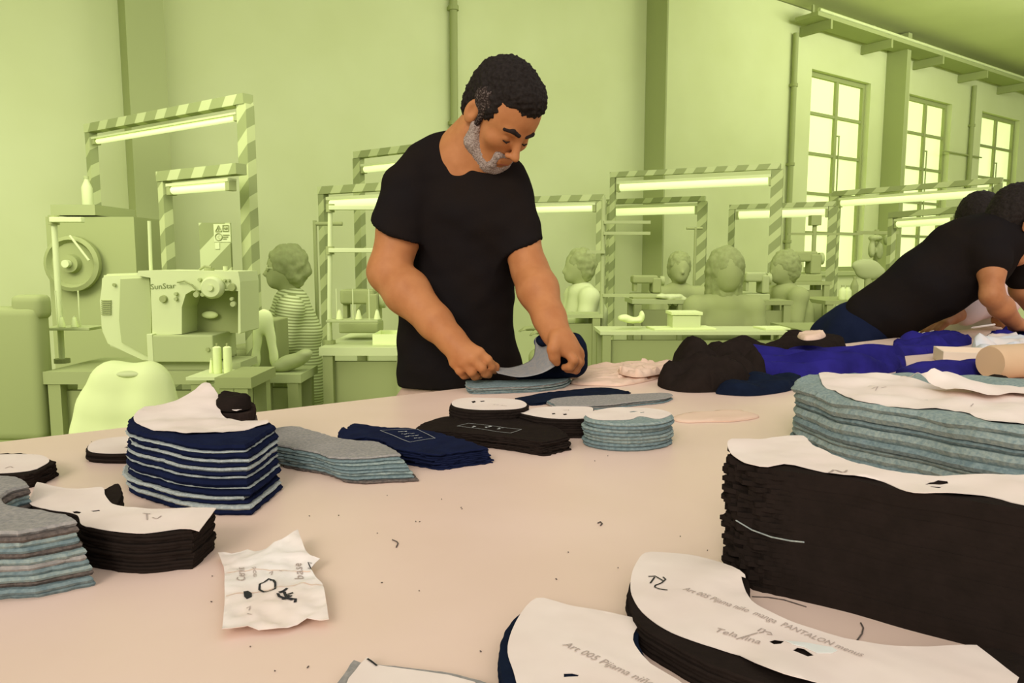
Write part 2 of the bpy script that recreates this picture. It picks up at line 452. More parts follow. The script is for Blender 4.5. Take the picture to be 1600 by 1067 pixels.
# ------------------------------------------------------------------ SDF modelling for bodies
class SDF:
    def __init__(s): s.p = []
    def cap(s, a, b, ra, rb=None, k=0.01, flat=None, op='u'):
        """tapered capsule; flat=(axis, factor): factor>1 makes it thinner along axis"""
        s.p.append(('c', Vector(a), Vector(b), ra, ra if rb is None else rb, k, flat, op)); return s
    def chain(s, pts, rs, k=0.01, flat=None):
        for i in range(len(pts) - 1): s.cap(pts[i], pts[i + 1], rs[i], rs[i + 1], k, flat)
        return s
    def ell(s, c, r, k=0.01, rot=None, op='u'):
        s.p.append(('e', Vector(c), Vector(r), rot if rot is not None else Matrix.Identity(3), k, op)); return s
    def half(s, pt, n): s.p.append(('h', Vector(pt), Vector(n), 'h')); return s
    def xform(s, M):
        """rigid transform of everything added so far"""
        R = M.to_3x3(); sc = R.to_scale()[0]; Rn = R.copy(); Rn = Rn @ Matrix.Diagonal((1 / sc,) * 3)
        q = []
        for p in s.p:
            if p[0] == 'c':
                fl = None if p[6] is None else (Rn @ Vector(p[6][0]), p[6][1])
                q.append(('c', M @ p[1], M @ p[2], p[3] * sc, p[4] * sc, p[5] * sc, fl, p[7]))
            else:
                q.append(('e', M @ p[1], p[2] * sc, Rn @ p[3], p[4] * sc, p[5]))
        s.p = q; return s
    def add(s, other): s.p += other.p; return s
    def mesh(s, name, vox, cuts=()):
        lo = np.array([1e9] * 3); hi = -lo
        for p in s.p:
            if p[-1] in ('s', 'h'): continue
            if p[0] == 'c':
                r = max(p[3], p[4])
                for q in (p[1], p[2]): lo = np.minimum(lo, np.array(q) - r); hi = np.maximum(hi, np.array(q) + r)
            else:
                r = max(p[2]); lo = np.minimum(lo, np.array(p[1]) - r); hi = np.maximum(hi, np.array(p[1]) + r)
        lo -= vox * 4; hi += vox * 4
        N = np.ceil((hi - lo) / vox).astype(int) + 1
        F = np.full(N, 0.2, np.float32)
        ax = [lo[i] + vox * np.arange(N[i]) for i in range(3)]
        for p in s.p:
            if p[-1] == 'h':
                pt, n = p[1], np.array(p[2].normalized())
                d = ((ax[0] - pt[0]) * n[0])[:, None, None] + ((ax[1] - pt[1]) * n[1])[None, :, None] + ((ax[2] - pt[2]) * n[2])[None, None, :]
                F = np.maximum(F, d.astype(np.float32)); continue
            k = p[5] if p[0] == 'c' else p[4]
            mg = k + 3 * vox
            if p[0] == 'c':
                r = max(p[3], p[4]); a = np.array(p[1]); b = np.array(p[2]); l = np.minimum(a, b) - r - mg; h = np.maximum(a, b) + r + mg
            else:
                r = max(p[2]); l = np.array(p[1]) - r - mg; h = np.array(p[1]) + r + mg
            i0 = np.clip(np.floor((l - lo) / vox).astype(int), 0, N); i1 = np.clip(np.ceil((h - lo) / vox).astype(int) + 1, 0, N)
            if np.any(i1 <= i0): continue
            sl = tuple(slice(i0[j], i1[j]) for j in range(3))
            X = ax[0][sl[0]][:, None, None]; Y = ax[1][sl[1]][None, :, None]; Z = ax[2][sl[2]][None, None, :]
            if p[0] == 'c':
                ab = b - a; L2 = float(ab @ ab) + 1e-12
                t = np.clip(((X - a[0]) * ab[0] + (Y - a[1]) * ab[1] + (Z - a[2]) * ab[2]) / L2, 0, 1)
                dx = X - a[0] - t * ab[0]; dy = Y - a[1] - t * ab[1]; dz = Z - a[2] - t * ab[2]
                rr = p[3] + (p[4] - p[3]) * t
                if p[6] is not None:
                    n = np.array(p[6][0]); n = n / np.linalg.norm(n); f = p[6][1]
                    dn = dx * n[0] + dy * n[1] + dz * n[2]
                    q2 = dx * dx + dy * dy + dz * dz + dn * dn * (f * f - 1)
                    d = (np.sqrt(q2) - rr) / (1 + (f - 1) * 0.35)
                else:
                    d = np.sqrt(dx * dx + dy * dy + dz * dz) - rr
            else:
                R = np.array(p[3]); c = np.array(p[1]); ra = np.array(p[2])
                dx = X - c[0]; dy = Y - c[1]; dz = Z - c[2]
                u = [dx * R[0, j] + dy * R[1, j] + dz * R[2, j] for j in range(3)]
                k0 = np.sqrt(sum((u[j] / ra[j]) ** 2 for j in range(3))); k1 = np.sqrt(sum((u[j] / ra[j] ** 2) ** 2 for j in range(3))) + 1e-9
                d = k0 * (k0 - 1) / k1
            d = d.astype(np.float32); G = F[sl]
            if p[-1] == 'u':
                hh = np.maximum(k - np.abs(G - d), 0) / max(k, 1e-6)
                F[sl] = np.minimum(G, d) - hh * hh * k * 0.25
            else:
                hh = np.maximum(k - np.abs(-G - d), 0) / max(k, 1e-6)
                F[sl] = np.maximum(G, -d) + hh * hh * k * 0.25
        for (pt, nrm) in cuts:               # keep the side where (x-pt).nrm < 0
            n = np.array(Vector(nrm).normalized()); 
            d = ((ax[0] - pt[0]) * n[0])[:, None, None] + ((ax[1] - pt[1]) * n[1])[None, :, None] + ((ax[2] - pt[2]) * n[2])[None, None, :]
            F = np.maximum(F, d.astype(np.float32))
        I = F < 0
        C = np.zeros(tuple(N - 1), np.int8)
        for dx in (0, 1):
            for dy in (0, 1):
                for dz in (0, 1):
                    C += I[dx:N[0] - 1 + dx, dy:N[1] - 1 + dy, dz:N[2] - 1 + dz]
        act = np.argwhere((C > 0) & (C < 8)); idx = np.full(tuple(N - 1), -1, np.int32)
        idx[act[:, 0], act[:, 1], act[:, 2]] = np.arange(len(act))
        acc = np.zeros((len(act), 3)); cnt = np.zeros(len(act))
        cor = [(0, 0, 0), (1, 0, 0), (0, 1, 0), (1, 1, 0), (0, 0, 1), (1, 0, 1), (0, 1, 1), (1, 1, 1)]
        val = [F[act[:, 0] + c[0], act[:, 1] + c[1], act[:, 2] + c[2]] for c in cor]
        for i in range(8):
            for j in range(i + 1, 8):
                if sum(abs(cor[i][q] - cor[j][q]) for q in range(3)) != 1: continue
                m = (val[i] < 0) != (val[j] < 0)
                t = np.where(m, val[i] / np.where(m, val[i] - val[j], 1), 0)
                P = np.array(cor[i])[None, :] + t[:, None] * (np.array(cor[j]) - np.array(cor[i]))[None, :]
                acc += P * m[:, None]; cnt += m
        V = lo + vox * (act + acc / np.maximum(cnt, 1)[:, None])
        faces = []
        for a in range(3):
            b, c = (a + 1) % 3, (a + 2) % 3
            s0 = [slice(None)] * 3; s1 = [slice(None)] * 3
            s0[a] = slice(0, -1); s1[a] = slice(1, None)
            A = I[tuple(s0)]; B = I[tuple(s1)]
            E = np.argwhere(A != B)
            ok = (E[:, b] > 0) & (E[:, c] > 0) & (E[:, b] < N[b] - 1) & (E[:, c] < N[c] - 1)
            E = E[ok]
            sg = A[E[:, 0], E[:, 1], E[:, 2]]
            def cell(db, dc):
                q = E.copy(); q[:, b] -= db; q[:, c] -= dc
                return idx[q[:, 0], q[:, 1], q[:, 2]]
            q = np.stack([cell(1, 1), cell(0, 1), cell(0, 0), cell(1, 0)], 1)
            q[~sg] = q[~sg][:, ::-1]
            faces.append(q)
        Fq = np.concatenate(faces); Fq = Fq[(Fq >= 0).all(1)]
        me = bpy.data.meshes.new(name)
        me.vertices.add(len(V)); me.vertices.foreach_set('co', V.astype(np.float32).ravel())
        me.loops.add(len(Fq) * 4); me.loops.foreach_set('vertex_index', Fq.astype(np.int32).ravel())
        me.polygons.add(len(Fq)); me.polygons.foreach_set('loop_start', np.arange(0, len(Fq) * 4, 4, dtype=np.int32))
        me.polygons.foreach_set('loop_total', np.full(len(Fq), 4, np.int32))
        me.update(calc_edges=True); me.validate()
        return me
    def build(s, name, vox, m, parent=None, label=None, disp=None, cuts=()):
        me = s.mesh(name, vox, cuts)
        if disp is not None:
            me.update(); nr = [v.normal.copy() for v in me.vertices]
            for v, n in zip(me.vertices, nr): v.co += n * disp(v.co)
        o = link(name, me, m, parent, smooth=True)
        if label: o['label'] = label
        return o
# ================================================================== ROOM
DW = 6.0                                     # distance of the window wall
E0 = onz(0, 690, TZ); E1 = onz(620, 618, TZ)
dv = (E1 - E0); dv.z = 0; dv.normalize()     # table edge / wall direction
nv = Vector((-dv.y, dv.x, 0))                # towards the wall
ED = E1.dot(nv)
WR = math.atan2(dv.y, dv.x)
def wpt(px, py, off=0.0):                    # point on the wall plane
    d = ray(px, py); t = (DW - off) / (d.x * nv.x + d.y * nv.y)
    return Vector((d.x * t, d.y * t, CAMZ + d.z * t))
def sw(s, z, off=0.0):                       # wall coordinates -> world
    return dv * s + nv * (DW - off) + Vector((0, 0, z))
def ws(px, py):
    p = wpt(px, py); return p.dot(dv), p.z
CH = ws(1420, 68)[1]
S0, S1 = -4.0, 24.0
wins = []
for (a, b, yb) in (((1269, 107), (1361, 131), 425), ((1421, 146), (1488, 163), 425), ((1535, 174), (1594, 188), 425)):
    s0, z0 = ws(*a); s1, z1 = ws(*b); zb = 1.02
    wins.append((s0, s1, zb, (z0 + z1) / 2))
sp = wins[2][0] - wins[1][0]
wins.append((wins[2][0] + sp, wins[2][1] + sp, wins[2][2], wins[2][3]))
mb = MB()
def wallbox(mb, s0, s1, z0, z1, o0=-0.3, o1=0.0):
    c = (sw(s0, z0, o0) + sw(s1, z1, o1)) / 2
    mb.box(c, (s1 - s0, abs(o1 - o0), z1 - z0), WR)
prev = S0
for (s0, s1, zb, zt) in wins:
    wallbox(mb, prev, s0, 0, CH)
    wallbox(mb, s0, s1, 0, zb); wallbox(mb, s0, s1, zt, CH)
    prev = s1
wallbox(mb, prev, S1, 0, CH)
w = mb.build('wall_back', G_WALL); w['kind'] = 'structure'
for i, (s0, s1, zb, zt) in enumerate(wins):
    mb = MB(); fw = 0.06
    wallbox(mb, s0 + .002, s0 + fw, zb + .002, zt - .002, -0.16, -0.08); wallbox(mb, s1 - fw, s1 - .002, zb + .002, zt - .002, -0.16, -0.08)
    wallbox(mb, s0 + fw, s1 - fw, zb + .002, zb + fw, -0.16, -0.08); wallbox(mb, s0 + fw, s1 - fw, zt - fw, zt - .002, -0.16, -0.08)
    ms = s0 + (s1 - s0) * 0.52
    wallbox(mb, ms - .03, ms + .03, zb + fw, zt - fw, -0.155, -0.085)
    n = 5
    for k in range(1, n):
        z = zb + (zt - zb) * k / n
        wallbox(mb, s0 + fw, s1 - fw, z - .02, z + .02, -0.15, -0.09)
    f = mb.build('window_%d' % (i + 1), G_DARK); f['kind'] = 'structure'
    mb = MB(); wallbox(mb, s0 + .01, s1 - .01, zb + .01, zt - .01, -0.135, -0.125)
    mb.build('window_pane', G_PANE, f)
    mb = MB(); wallbox(mb, ms + .06, ms + .075, zb + .7, zb + 1.9, -0.08, -0.065); wallbox(mb, ms + .03, ms + .08, zb + 1.88, zb + 1.9, -0.085, -0.065); wallbox(mb, ms + .03, ms + .08, zb + .7, zb + .72, -0.085, -0.065)
    mb.build('window_latch', G_MID, f)
    mb = MB(); wallbox(mb, s0 - .05, s1 + .05, zb - .06, zb - .005, 0.0, 0.06); t = mb.build('trim_%d' % (i + 1), G_MID); t['kind'] = 'structure'
# columns
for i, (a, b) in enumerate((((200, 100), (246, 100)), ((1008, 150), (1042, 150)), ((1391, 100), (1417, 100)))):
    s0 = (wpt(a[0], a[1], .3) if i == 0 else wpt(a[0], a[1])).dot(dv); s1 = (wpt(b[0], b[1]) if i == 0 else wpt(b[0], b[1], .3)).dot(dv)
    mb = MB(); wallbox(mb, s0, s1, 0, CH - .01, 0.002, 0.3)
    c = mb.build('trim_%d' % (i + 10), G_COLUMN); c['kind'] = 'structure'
# pipes
for i, x in enumerate((705, 1236, 1519)):
    s = ws(x, 120)[0]
    p = empty('wall_pipe', sw(s, 0.0, 0.05), ['thin vertical pipe on the wall rising behind the standing man\'s head', 'vertical pipe on the wall left of the first tall window', 'vertical pipe on the wall between the two farther windows'][i], 'pipe')
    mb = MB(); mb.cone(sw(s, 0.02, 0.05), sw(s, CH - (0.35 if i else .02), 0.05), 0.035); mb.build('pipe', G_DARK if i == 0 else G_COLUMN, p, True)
    for z in (1.4, 2.4, 3.4):
        mb = MB(); mb.cone(sw(s, z, 0.05), sw(s, z + 0.04, 0.05), 0.047); mb.box(sw(s, z + 0.02, 0.018), (0.08, 0.036, 0.03), WR)
        mb.build('pipe_clamp', G_DARK, p)
# ceiling strip, floor
mb = MB(); c = (sw(S0, CH, -0.3) + sw(S1, CH, 3.6)) / 2
mb.box((c.x, c.y, CH + .11), (S1 - S0, 3.9, .2), WR); o = mb.build('ceiling', G_CEIL); o['kind'] = 'structure'
mb = MB(); c = (sw(S0, 0, -0.3) + sw(S1, 0, 12)) / 2
mb.box((c.x, c.y, -.06), (S1 - S0 + 4, 12.4, .1), WR); o = mb.build('floor', G_FLOOR); o['kind'] = 'structure'
# cable tray below the ceiling
s0 = ws(1232, 20)[0]; z0 = ws(1300, 52)[1]
tr = empty('cable_tray', sw(s0, z0 - .08, .2), 'dark cable tray running along the top of the window wall', 'cable tray')
mb = MB(); wallbox(mb, s0, S1 - 2, z0 - .05, z0, 0.10, 0.42); mb.build('tray', G_COLUMN, tr)
mb = MB(); mb.cone(sw(s0 + .05, z0 + .03, .40), sw(S1 - 2.2, z0 + .03, .40), 0.022); mb.build('conduit', G_LIGHT, tr, True)
k = 0; s = s0 + .25
while s < S1 - 2.5:
    mb = MB(); wallbox(mb, s, s + .04, z0 - .17, z0 - .052, 0.002, 0.44); wallbox(mb, s, s + .04, z0 + .0, CH - .005, 0.16, 0.18); mb.build('bracket', G_DARK, tr); s += 1.45
# conduits on the wall under the windows
mb = MB(); mb.cone(sw(ws(1470, 240)[0], ws(1480, 238)[1], .04), sw(ws(1530, 240)[0], ws(1480, 238)[1], .04), .012)
tag(mb.build('wall_conduit', G_DARK), 'short horizontal conduit on the wall beside the second window', 'conduit')

# ================================================================== CUTTING TABLE
TAB = mat('table_top', (238, 207, 190), 0.38, (233, 202, 183), 5, spec=0.4, detail=4)
TABE = mat('table_edge', (214, 184, 158), 0.6)
LEG = mat('table_leg', (150, 140, 130), 0.5)
tw = 1.95; ta, tb = -1.9, 5.6
tc = dv * ((ta + tb) / 2) + nv * (ED - tw / 2)
tab = empty('cutting_table', (tc.x, tc.y, 0), 'large pale peach cutting table covered with stacks of cut cloth', 'table')
mb = MB(); mb.box((tc.x, tc.y, TZ - .015), (tb - ta, tw, .03), WR, bevel=.003); mb.build('tabletop', TAB, tab)
mb = MB(); mb.box((tc.x, tc.y, TZ - .075), (tb - ta - .3, tw - .3, .088), WR); mb.build('apron', TABE, tab)
for i in range(4):
    for sg in (1, -1):
        q = dv * (ta + .35 + (tb - ta - .7) * i / 3) + nv * (ED - tw / 2 + sg * (tw / 2 - .22))
        mb = MB(); mb.box((q.x, q.y, (TZ - .12) / 2), (.07, .07, TZ - .121), WR); mb.build('leg', LEG, tab)
# ================================================================== BACKGROUND: sewing stations
def pbox(mb, x0, y0, x1, y1, Y, thick, bevel=0.0):
    a = at(x0, (y0 + y1) / 2, Y); b = at(x1, (y0 + y1) / 2, Y); c = at((x0 + x1) / 2, y0, Y); d = at((x0 + x1) / 2, y1, Y)
    w = b.x - a.x; h = c.z - d.z
    mb.box(((a.x + b.x) / 2, Y + thick / 2, (c.z + d.z) / 2), (w, thick, h), 0, bevel); return mb
def gantry(L, R, H, label, group, ytL=None, ytR=None, postw=0.05, tube=0.0, tdrop=0.05, tw=0.04, zb=0.0, tube_x=None, hide=()):
    """striped lamp frame; L,R pixel tops; H height of the top"""
    a = onz(L[0], L[1], H); b = onz(R[0], R[1], H)
    d = (b - a).normalized(); rz = math.atan2(d.y, d.x)
    o = empty('lamp_frame', (a.x, a.y, 0), label, 'lamp frame', group)
    for nme, p in (('l', a), ('r', b)):
        if nme in hide: continue
        mb = MB(); pw = postw if not isinstance(postw, tuple) else postw[0 if nme == 'l' else 1]
        mb.box((p.x, p.y, (H - .002 + zb) / 2), (pw, .05, H - .004 - zb), rz); mb.build('post', G_STRIPE, o)
    mb = MB(); c = (a + b) / 2; mb.box((c.x, c.y, H + 0.022), ((b - a).length + .05, .06, .05), rz); mb.build('crossbar', G_STRIPE2, o)
    n = Vector((d.y, -d.x, 0))
    ca = a + d * .045; cb = b - d * .045
    z = H - tdrop
    mb = MB(); mb.box(((ca.x + cb.x) / 2, (ca.y + cb.y) / 2, z + tw * .55 + .002) , ((cb - ca).length, .05, tw * .35), rz)
    lh = mb.build('lamp_housing', G_LIGHT, o)
    mb = MB(); mb.cone((ca.x + d.x * .03, ca.y + d.y * .03, z), (cb.x - d.x * .03, cb.y - d.y * .03, z), tw * .5); mb.build('fluorescent_tube', G_TUBE, lh, True)
    for p, s in ((ca, 1), (cb, -1)):
        mb = MB(); q = p + d * s * .012; mb.box((q.x, q.y, z), (.028, .045, tw * 1.2), rz, .004); mb.build('tube_holder', G_DARK, lh)
    return o, a, b
GF = 'striped lamp frames over the sewing stations'
gantry((142, 207), (383, 163), 1.95, 'big striped lamp frame nearest on the left, over the pale sewing machine', GF, postw=(.05, .075), tw=.03, tdrop=.06)
gantry((257, 283), (372, 272), 1.58, 'lower striped lamp frame inside the big left frame, bright tube beneath it', GF, postw=(.045, .03), tw=.042, tdrop=.05, hide=('r',))
gantry((505, 303), (690, 292), 1.62, 'striped lamp frame left of the standing man, bright tube at the man\'s elbow height', GF, tw=.06, tdrop=.07)
gantry((560, 247), (705, 230), 1.95, 'taller striped lamp frame whose top bar ends behind the man\'s shoulder', GF, postw=(.075, .05), tw=.05, tdrop=.09)
gantry((733, 319), (940, 313), 1.66, 'striped lamp frame just right of the man, left end hidden behind his arm', GF, postw=(.05, .075), tw=.055, tdrop=.06)
gantry((958, 277), (1215, 264), 1.98, 'tall wide striped lamp frame right of the second column', GF, postw=(.05, .10), tw=.075, tdrop=.10)
gantry((952, 319), (1098, 314), 1.75, 'shorter striped lamp frame standing behind the tall wide one', GF, postw=(.05, .09), tw=.08, tdrop=.08)
gantry((1144, 327), (1302, 322), 1.72, 'small striped lamp frame below the first tall window', GF, postw=(.06, .08), tw=.085, tdrop=.06)
gantry((1306, 306), (1560, 286), 1.85, 'striped lamp frame crossing in front of the far windows', GF, postw=(.10, .05), tw=.07, tdrop=.08)
gantry((1395, 340), (1500, 332), 1.55, 'small lamp frame under the second window beside the leaning worker', GF, postw=(.05, .05), tw=.06, tdrop=.06)

def worktable(px0, px1, py, Y, depth, label, m=G_MID, th=.04, z=None, front=G_DARK, group='sewing work tables'):
    a = at(px0, py, Y); b = at(px1, py, Y); z = a.z
    o = empty('work_table', ((a.x + b.x) / 2, Y + depth / 2, 0), label, 'table', group)
    cx = (a.x + b.x) / 2; w = b.x - a.x
    mb = MB(); mb.box((cx, Y + depth / 2, z - th / 2), (w, depth, th)); mb.build('tabletop', m, o)
    mb = MB(); mb.box((cx, Y + .06, (z - th) * .55), (w - .08, .03, (z - th) * .8)); mb.build('modesty_panel', front, o)
    for sx in (-1, 1):
        for yy in (.03, depth - .05):
            mb = MB(); mb.box((cx + sx * (w / 2 - .04), Y + yy, (z - th) / 2), (.05, .05, z - th - .002)); mb.build('leg', G_DARK, o)
    return o, z

# ---- left machine with pulley, behind chrome thread stand
Yp = 3.9
o = empty('pulley_cabinet', at(128, 540, Yp) * 1.0, 'dark cabinet with a round pulley wheel behind the thread stand', 'machine'); o.location.z = 0
c0 = at(60, 318, Yp); c1 = at(200, 318, Yp)
mb = MB(); mb.box(((c0.x + c1.x) / 2, Yp + .25, (c0.z - .06) / 2), (c1.x - c0.x, .4, c0.z - .07)); mb.build('cabinet_body', G_DARK, o)
mb = MB(); mb.box(((c0.x + c1.x) / 2 - .08, Yp + .25, c0.z - .03), ((c1.x - c0.x) * .5, .42, .055)); mb.build('cabinet_lid', G_COLUMN, o)
w0 = at(112, 412, Yp)
mb = MB(); mb.lathe((w0.x, Yp + .045, w0.z), [(.02, 0), (.13, 0), (.145, .02), (.145, .05), (.125, .06), (.11, .035), (.05, .035), (.045, .07), (.02, .07)], 32, (0, -1, 0)); wh = mb.build('pulley_wheel', G_DARK, o, True)
mb = MB(); mb.cone((w0.x, Yp - .03, w0.z), (w0.x, Yp - .06, w0.z), .02); mb.build('wheel_hub', G_LIGHT, wh, True)
mb = MB(); p0 = at(109, 368, Yp - .05); p1 = at(139, 407, Yp - .05); mb.cone(p0, p1, .006); mb.build('belt_lever', G_LIGHT, o)
b0 = at(129, 317, Yp + .15); 
def bottle(p, h, r, label, mats=(G_LIGHT, G_MID)):
    o = empty('bottle', p, label, 'bottle')
    mb = MB(); mb.lathe(p, [(r * .9, 0), (r, .01), (r, h * .6), (r * .85, h * .68), (r * .4, h * .86), (r * .4, h * .9)], 18); mb.build('bottle_body', mats[0], o, True)
    mb = MB(); mb.lathe(Vector(p) + Vector((0, 0, h * .9)), [(r * .45, 0), (r * .45, h * .1)], 14); mb.build('bottle_cap', mats[1], o, True)
    return o
bottle((b0.x, Yp + .2, c0.z - .002), .165, .028, 'small plastic bottle standing on top of the pulley cabinet')

def thread_stand(base, H, label, arms, trays, m=G_LIGHT, lean=0.0, r=.012):
    o = empty('thread_stand', base, label, 'thread stand', 'thread stands on the sewing tables')
    b = Vector(base); t = b + Vector((lean, 0, H))
    mb = MB(); mb.cone(b + Vector((0, 0, .001)), b + Vector((0, 0, .02)), r * 2.6); mb.build('stand_foot', G_DARK, o)
    mb = MB(); mb.cone(b + Vector((0, 0, .02)), t, r); mb.build('pole', m, o, True)
    for (z, x0, x1) in arms:
        c = b + (t - b) * (z / H)
        mb = MB(); mb.box((c.x + (x0 + x1) / 2, c.y - .02, c.z), (x1 - x0, .03, .022), 0, .004); mb.build('thread_arm', m, o)
        mb = MB(); mb.cone(c - Vector((0, 0, .02)), c + Vector((0, 0, .02)), r * 1.8); mb.build('arm_clamp', G_DARK, o, True)
    for (z, x0, x1, n) in trays:
        c = b + (t - b) * (z / H)
        mb = MB(); mb.box((c.x + (x0 + x1) / 2, c.y - .02, c.z), (x1 - x0, .12, .012), 0, .003); mb.build('spool_tray', G_MID, o)
        for k in range(n):
            x = c.x + x0 + (x1 - x0) * (k + .6) / (n + .2)
            mb = MB(); mb.cone((x, c.y - .045, c.z + .006), (x, c.y - .045, c.z + .16), .003); mb.build('spool_pin', G_LIGHT, o)
    return o
def spool(p, label, h=.06, r=.018, cone=True, group='thread cones on the stands'):
    o = empty('thread_cone', p, label, 'thread cone', group)
    mb = MB(); mb.lathe(p, [(r, 0), (r * 1.05, .004), (r * (.45 if cone else 1), h)], 18); mb.build('thread', G_PALE, o, True)
    mb = MB(); mb.lathe(Vector(p) + Vector((0, 0, h + .0005)), [(r * .3, 0), (r * .25, h * .12)], 12); mb.build('cone_tip', G_LIGHT, o, True)
    return o
Yt = 3.15
tabA, zA = worktable(66, 322, 581, 2.92, .44, 'work table under the pale sewing machine', G_COLUMN, th=.05)
bs = at(97, 560, Yt + .02); bs.z = zA
topz = at(84, 340, Yt + .02)
ts = thread_stand(bs, topz.z - bs.z, 'chrome thread stand with two small cones at the far left', [(topz.z - bs.z - .01, 0, .135)], [(.155, -.04, .17, 2)], G_LIGHT, lean=topz.x - bs.x)
for k, px in enumerate((107, 127)):
    q = at(px, 515, Yt); q.z = zA + .155 + .006 + .001
    spool((q.x, Yt - .045, q.z), ['left one of the two thread cones on the chrome stand', 'right one of the two thread cones on the chrome stand'][k], .042, .014)
# dark chair / bag far left
bp = at(-40, 600, 2.9)
ch = empty('office_chair', (bp.x, 2.9, 0), 'dark padded office chair at the left edge of the photo', 'chair')
mb = MB(); pbox(mb, -90, 480, 62, 690, 2.9, .10, .035); mb.build('backrest', G_DARK, ch, True)
mb = MB(); pbox(mb, 14, 461, 62, 500, 2.91, .09, .03); mb.build('headrest', G_DARK, ch, True)
mb = MB(); mb.box((bp.x - .06, 3.13, .62), (.42, .45, .09), 0, .03); mb.build('seat', G_DARK, ch, True)
mb = MB(); mb.cone((bp.x, 2.95, .06), (bp.x, 2.95, .62), .03); mb.build('chair_post', G_DARK, ch, True)
for k in range(5):
    a_ = k * 2 * math.pi / 5; mb = MB(); mb.cone((bp.x, 2.95, .09), (bp.x + .2 * math.cos(a_), 2.95 + .2 * math.sin(a_), .02), .02, .015); mb.build('chair_foot', G_DARK, ch)

# ---- pale sewing machine with the name plate
Ym = 3.0
m0 = at(265, 575, Ym)
sm = empty('sewing_machine', (m0.x, Ym + .12, zA), 'pale industrial sewing machine with lettering, largest one, left of the striped panel', 'sewing machine')
def P(x, y, Y=Ym): return at(x, y, Y)
mb = MB()
# motor cover: chamfered profile
pr = [(158, 432), (163, 428), (232, 426), (238, 440), (242, 470), (242, 520), (236, 568), (222, 562), (200, 552), (168, 540), (157, 515), (156, 470)]
mb.prism([P(x, y) for x, y in pr], (0, .2, 0)); bmesh.ops.bevel(mb.bm, geom=mb.bm.edges[:], offset=.008, segments=2, affect='EDGES', clamp_overlap=True)
mb.build('motor_cover', G_LIGHT, sm)
mb = MB(); pr = [(188, 436), (233, 434), (236, 470), (236, 560), (190, 535), (186, 500)]
mb.prism([P(x, y, Ym - .006) for x, y in pr], (0, .01, 0)); mb.build('side_panel', G_MID, sm)
for k in range(8):
    mb = MB(); pbox(mb, 158, 469 + k * 3, 173, 470.6 + k * 3, Ym - .006, .01); mb.build('vent_slot', G_DARK, sm)
mb = MB(); q = P(179, 445, Ym - .004); mb.cone(q, q + Vector((0, -.006, 0)), .007); mb.build('cover_screw', G_DARK, sm)
mb = MB(); pr = [(235, 434), (213, 430), (216, 423), (240, 422), (372, 424), (375, 440), (376, 520), (372, 522), (372, 455), (350, 452), (300, 454), (290, 460), (284, 480), (284, 522), (238, 524)]
mb.prism([P(x, y, Ym - .03) for x, y in pr], (0, .22, 0)); mb.build('machine_arm', G_LIGHT, sm)
mb = MB(); pbox(mb, 284, 454, 372, 520, Ym + .12, .03); mb.build('dark_throat', G_DARK, sm)
mb = MB(); q = P(328, 492, Ym + .1); mb.ball(q, (.035, .012, .016)); mb.build('presser_foot', G_PALE, sm, True)
mb = MB(); pbox(mb, 238, 524, 333, 566, Ym - .06, .25, .006); mb.build('machine_bed', G_MID, sm)
mb = MB(); pbox(mb, 230, 522, 239, 570, Ym - .062, .08, .003); mb.build('bed_end_plate', G_LIGHT, sm)
mb = MB(); pbox(mb, 240, 566, 376, 578, Ym - .02, .2); mb.build('machine_base', G_MID, sm)
mb = MB(); q = P(336, 449, Ym - .03); mb.lathe(q, [(.040, 0), (.044, .01), (.044, .035), (.036, .045), (.012, .045), (.012, .055)], 28, (0, -1, 0)); mb.build('hand_wheel', G_LIGHT, sm, True)
for (x, y, r) in ((256, 467, .016), (276, 459, .008), (276, 467, .008), (313, 437, .008), (363, 449, .017), (363, 467, .008), (365, 475, .012), (352, 438, .006), (358, 438, .006), (308, 460, .013), (318, 460, .010)):
    mb = MB(); q = P(x, y, Ym - .031); mb.cone(q, q + Vector((0, -.012, 0)), r, r * .85, 16); mb.build('adjusting_knob', G_DARK if r > .012 and x != 308 else G_MID, sm, True)
mb = MB(); mb.tube([P(277, 441, Ym - .04), P(288, 439, Ym - .05), P(300, 445, Ym - .05), P(308, 455, Ym - .045)], .0035); mb.build('thread_guide', G_COLUMN, sm)
mb = MB(); mb.cone(P(327, 423, Ym + .05), P(327, 418, Ym + .05), .02); mb.tube([P(312, 421, Ym + .05), P(320, 416, Ym + .05), P(330, 418, Ym + .05)], .005); mb.build('top_tensioner', G_COLUMN, sm)
mb = MB(); mb.cone(P(352, 423, Ym + .05), P(352, 416, Ym + .05), .009); mb.build('oil_cap', G_LIGHT, sm)
mb = MB(); mb.cone(P(236, 425, Ym + .1), P(233, 345, Ym + .1), .007); mb.build('thread_mast', G_LIGHT, sm, True)
q = P(325, 546, Ym - .062); mb = MB(); mb.cone(q, q + Vector((0, -.006, 0)), .008); mb.build('bed_screw', G_DARK, sm)
# lettering
def vtext(txt, a, b, Y, h, m, parent, name='lettering', italic=0.0):
    me = text_mesh(txt, italic); A = at(a[0], a[1], Y); B = at(b[0], b[1], Y)
    xs = [v.co.x for v in me.vertices]; wid = max(xs) - min(xs); L = (B - A).length; e = (B - A).normalized()
    for v in me.vertices: v.co = A + e * (v.co.x / wid * L) + Vector((0, 0, v.co.y * h))
    return link(name, me, m, parent)
vtext('SunStar', (235, 452), (274, 450), Ym - .0325, .030, mat('green_letters', (112, 124, 66), .8), sm)
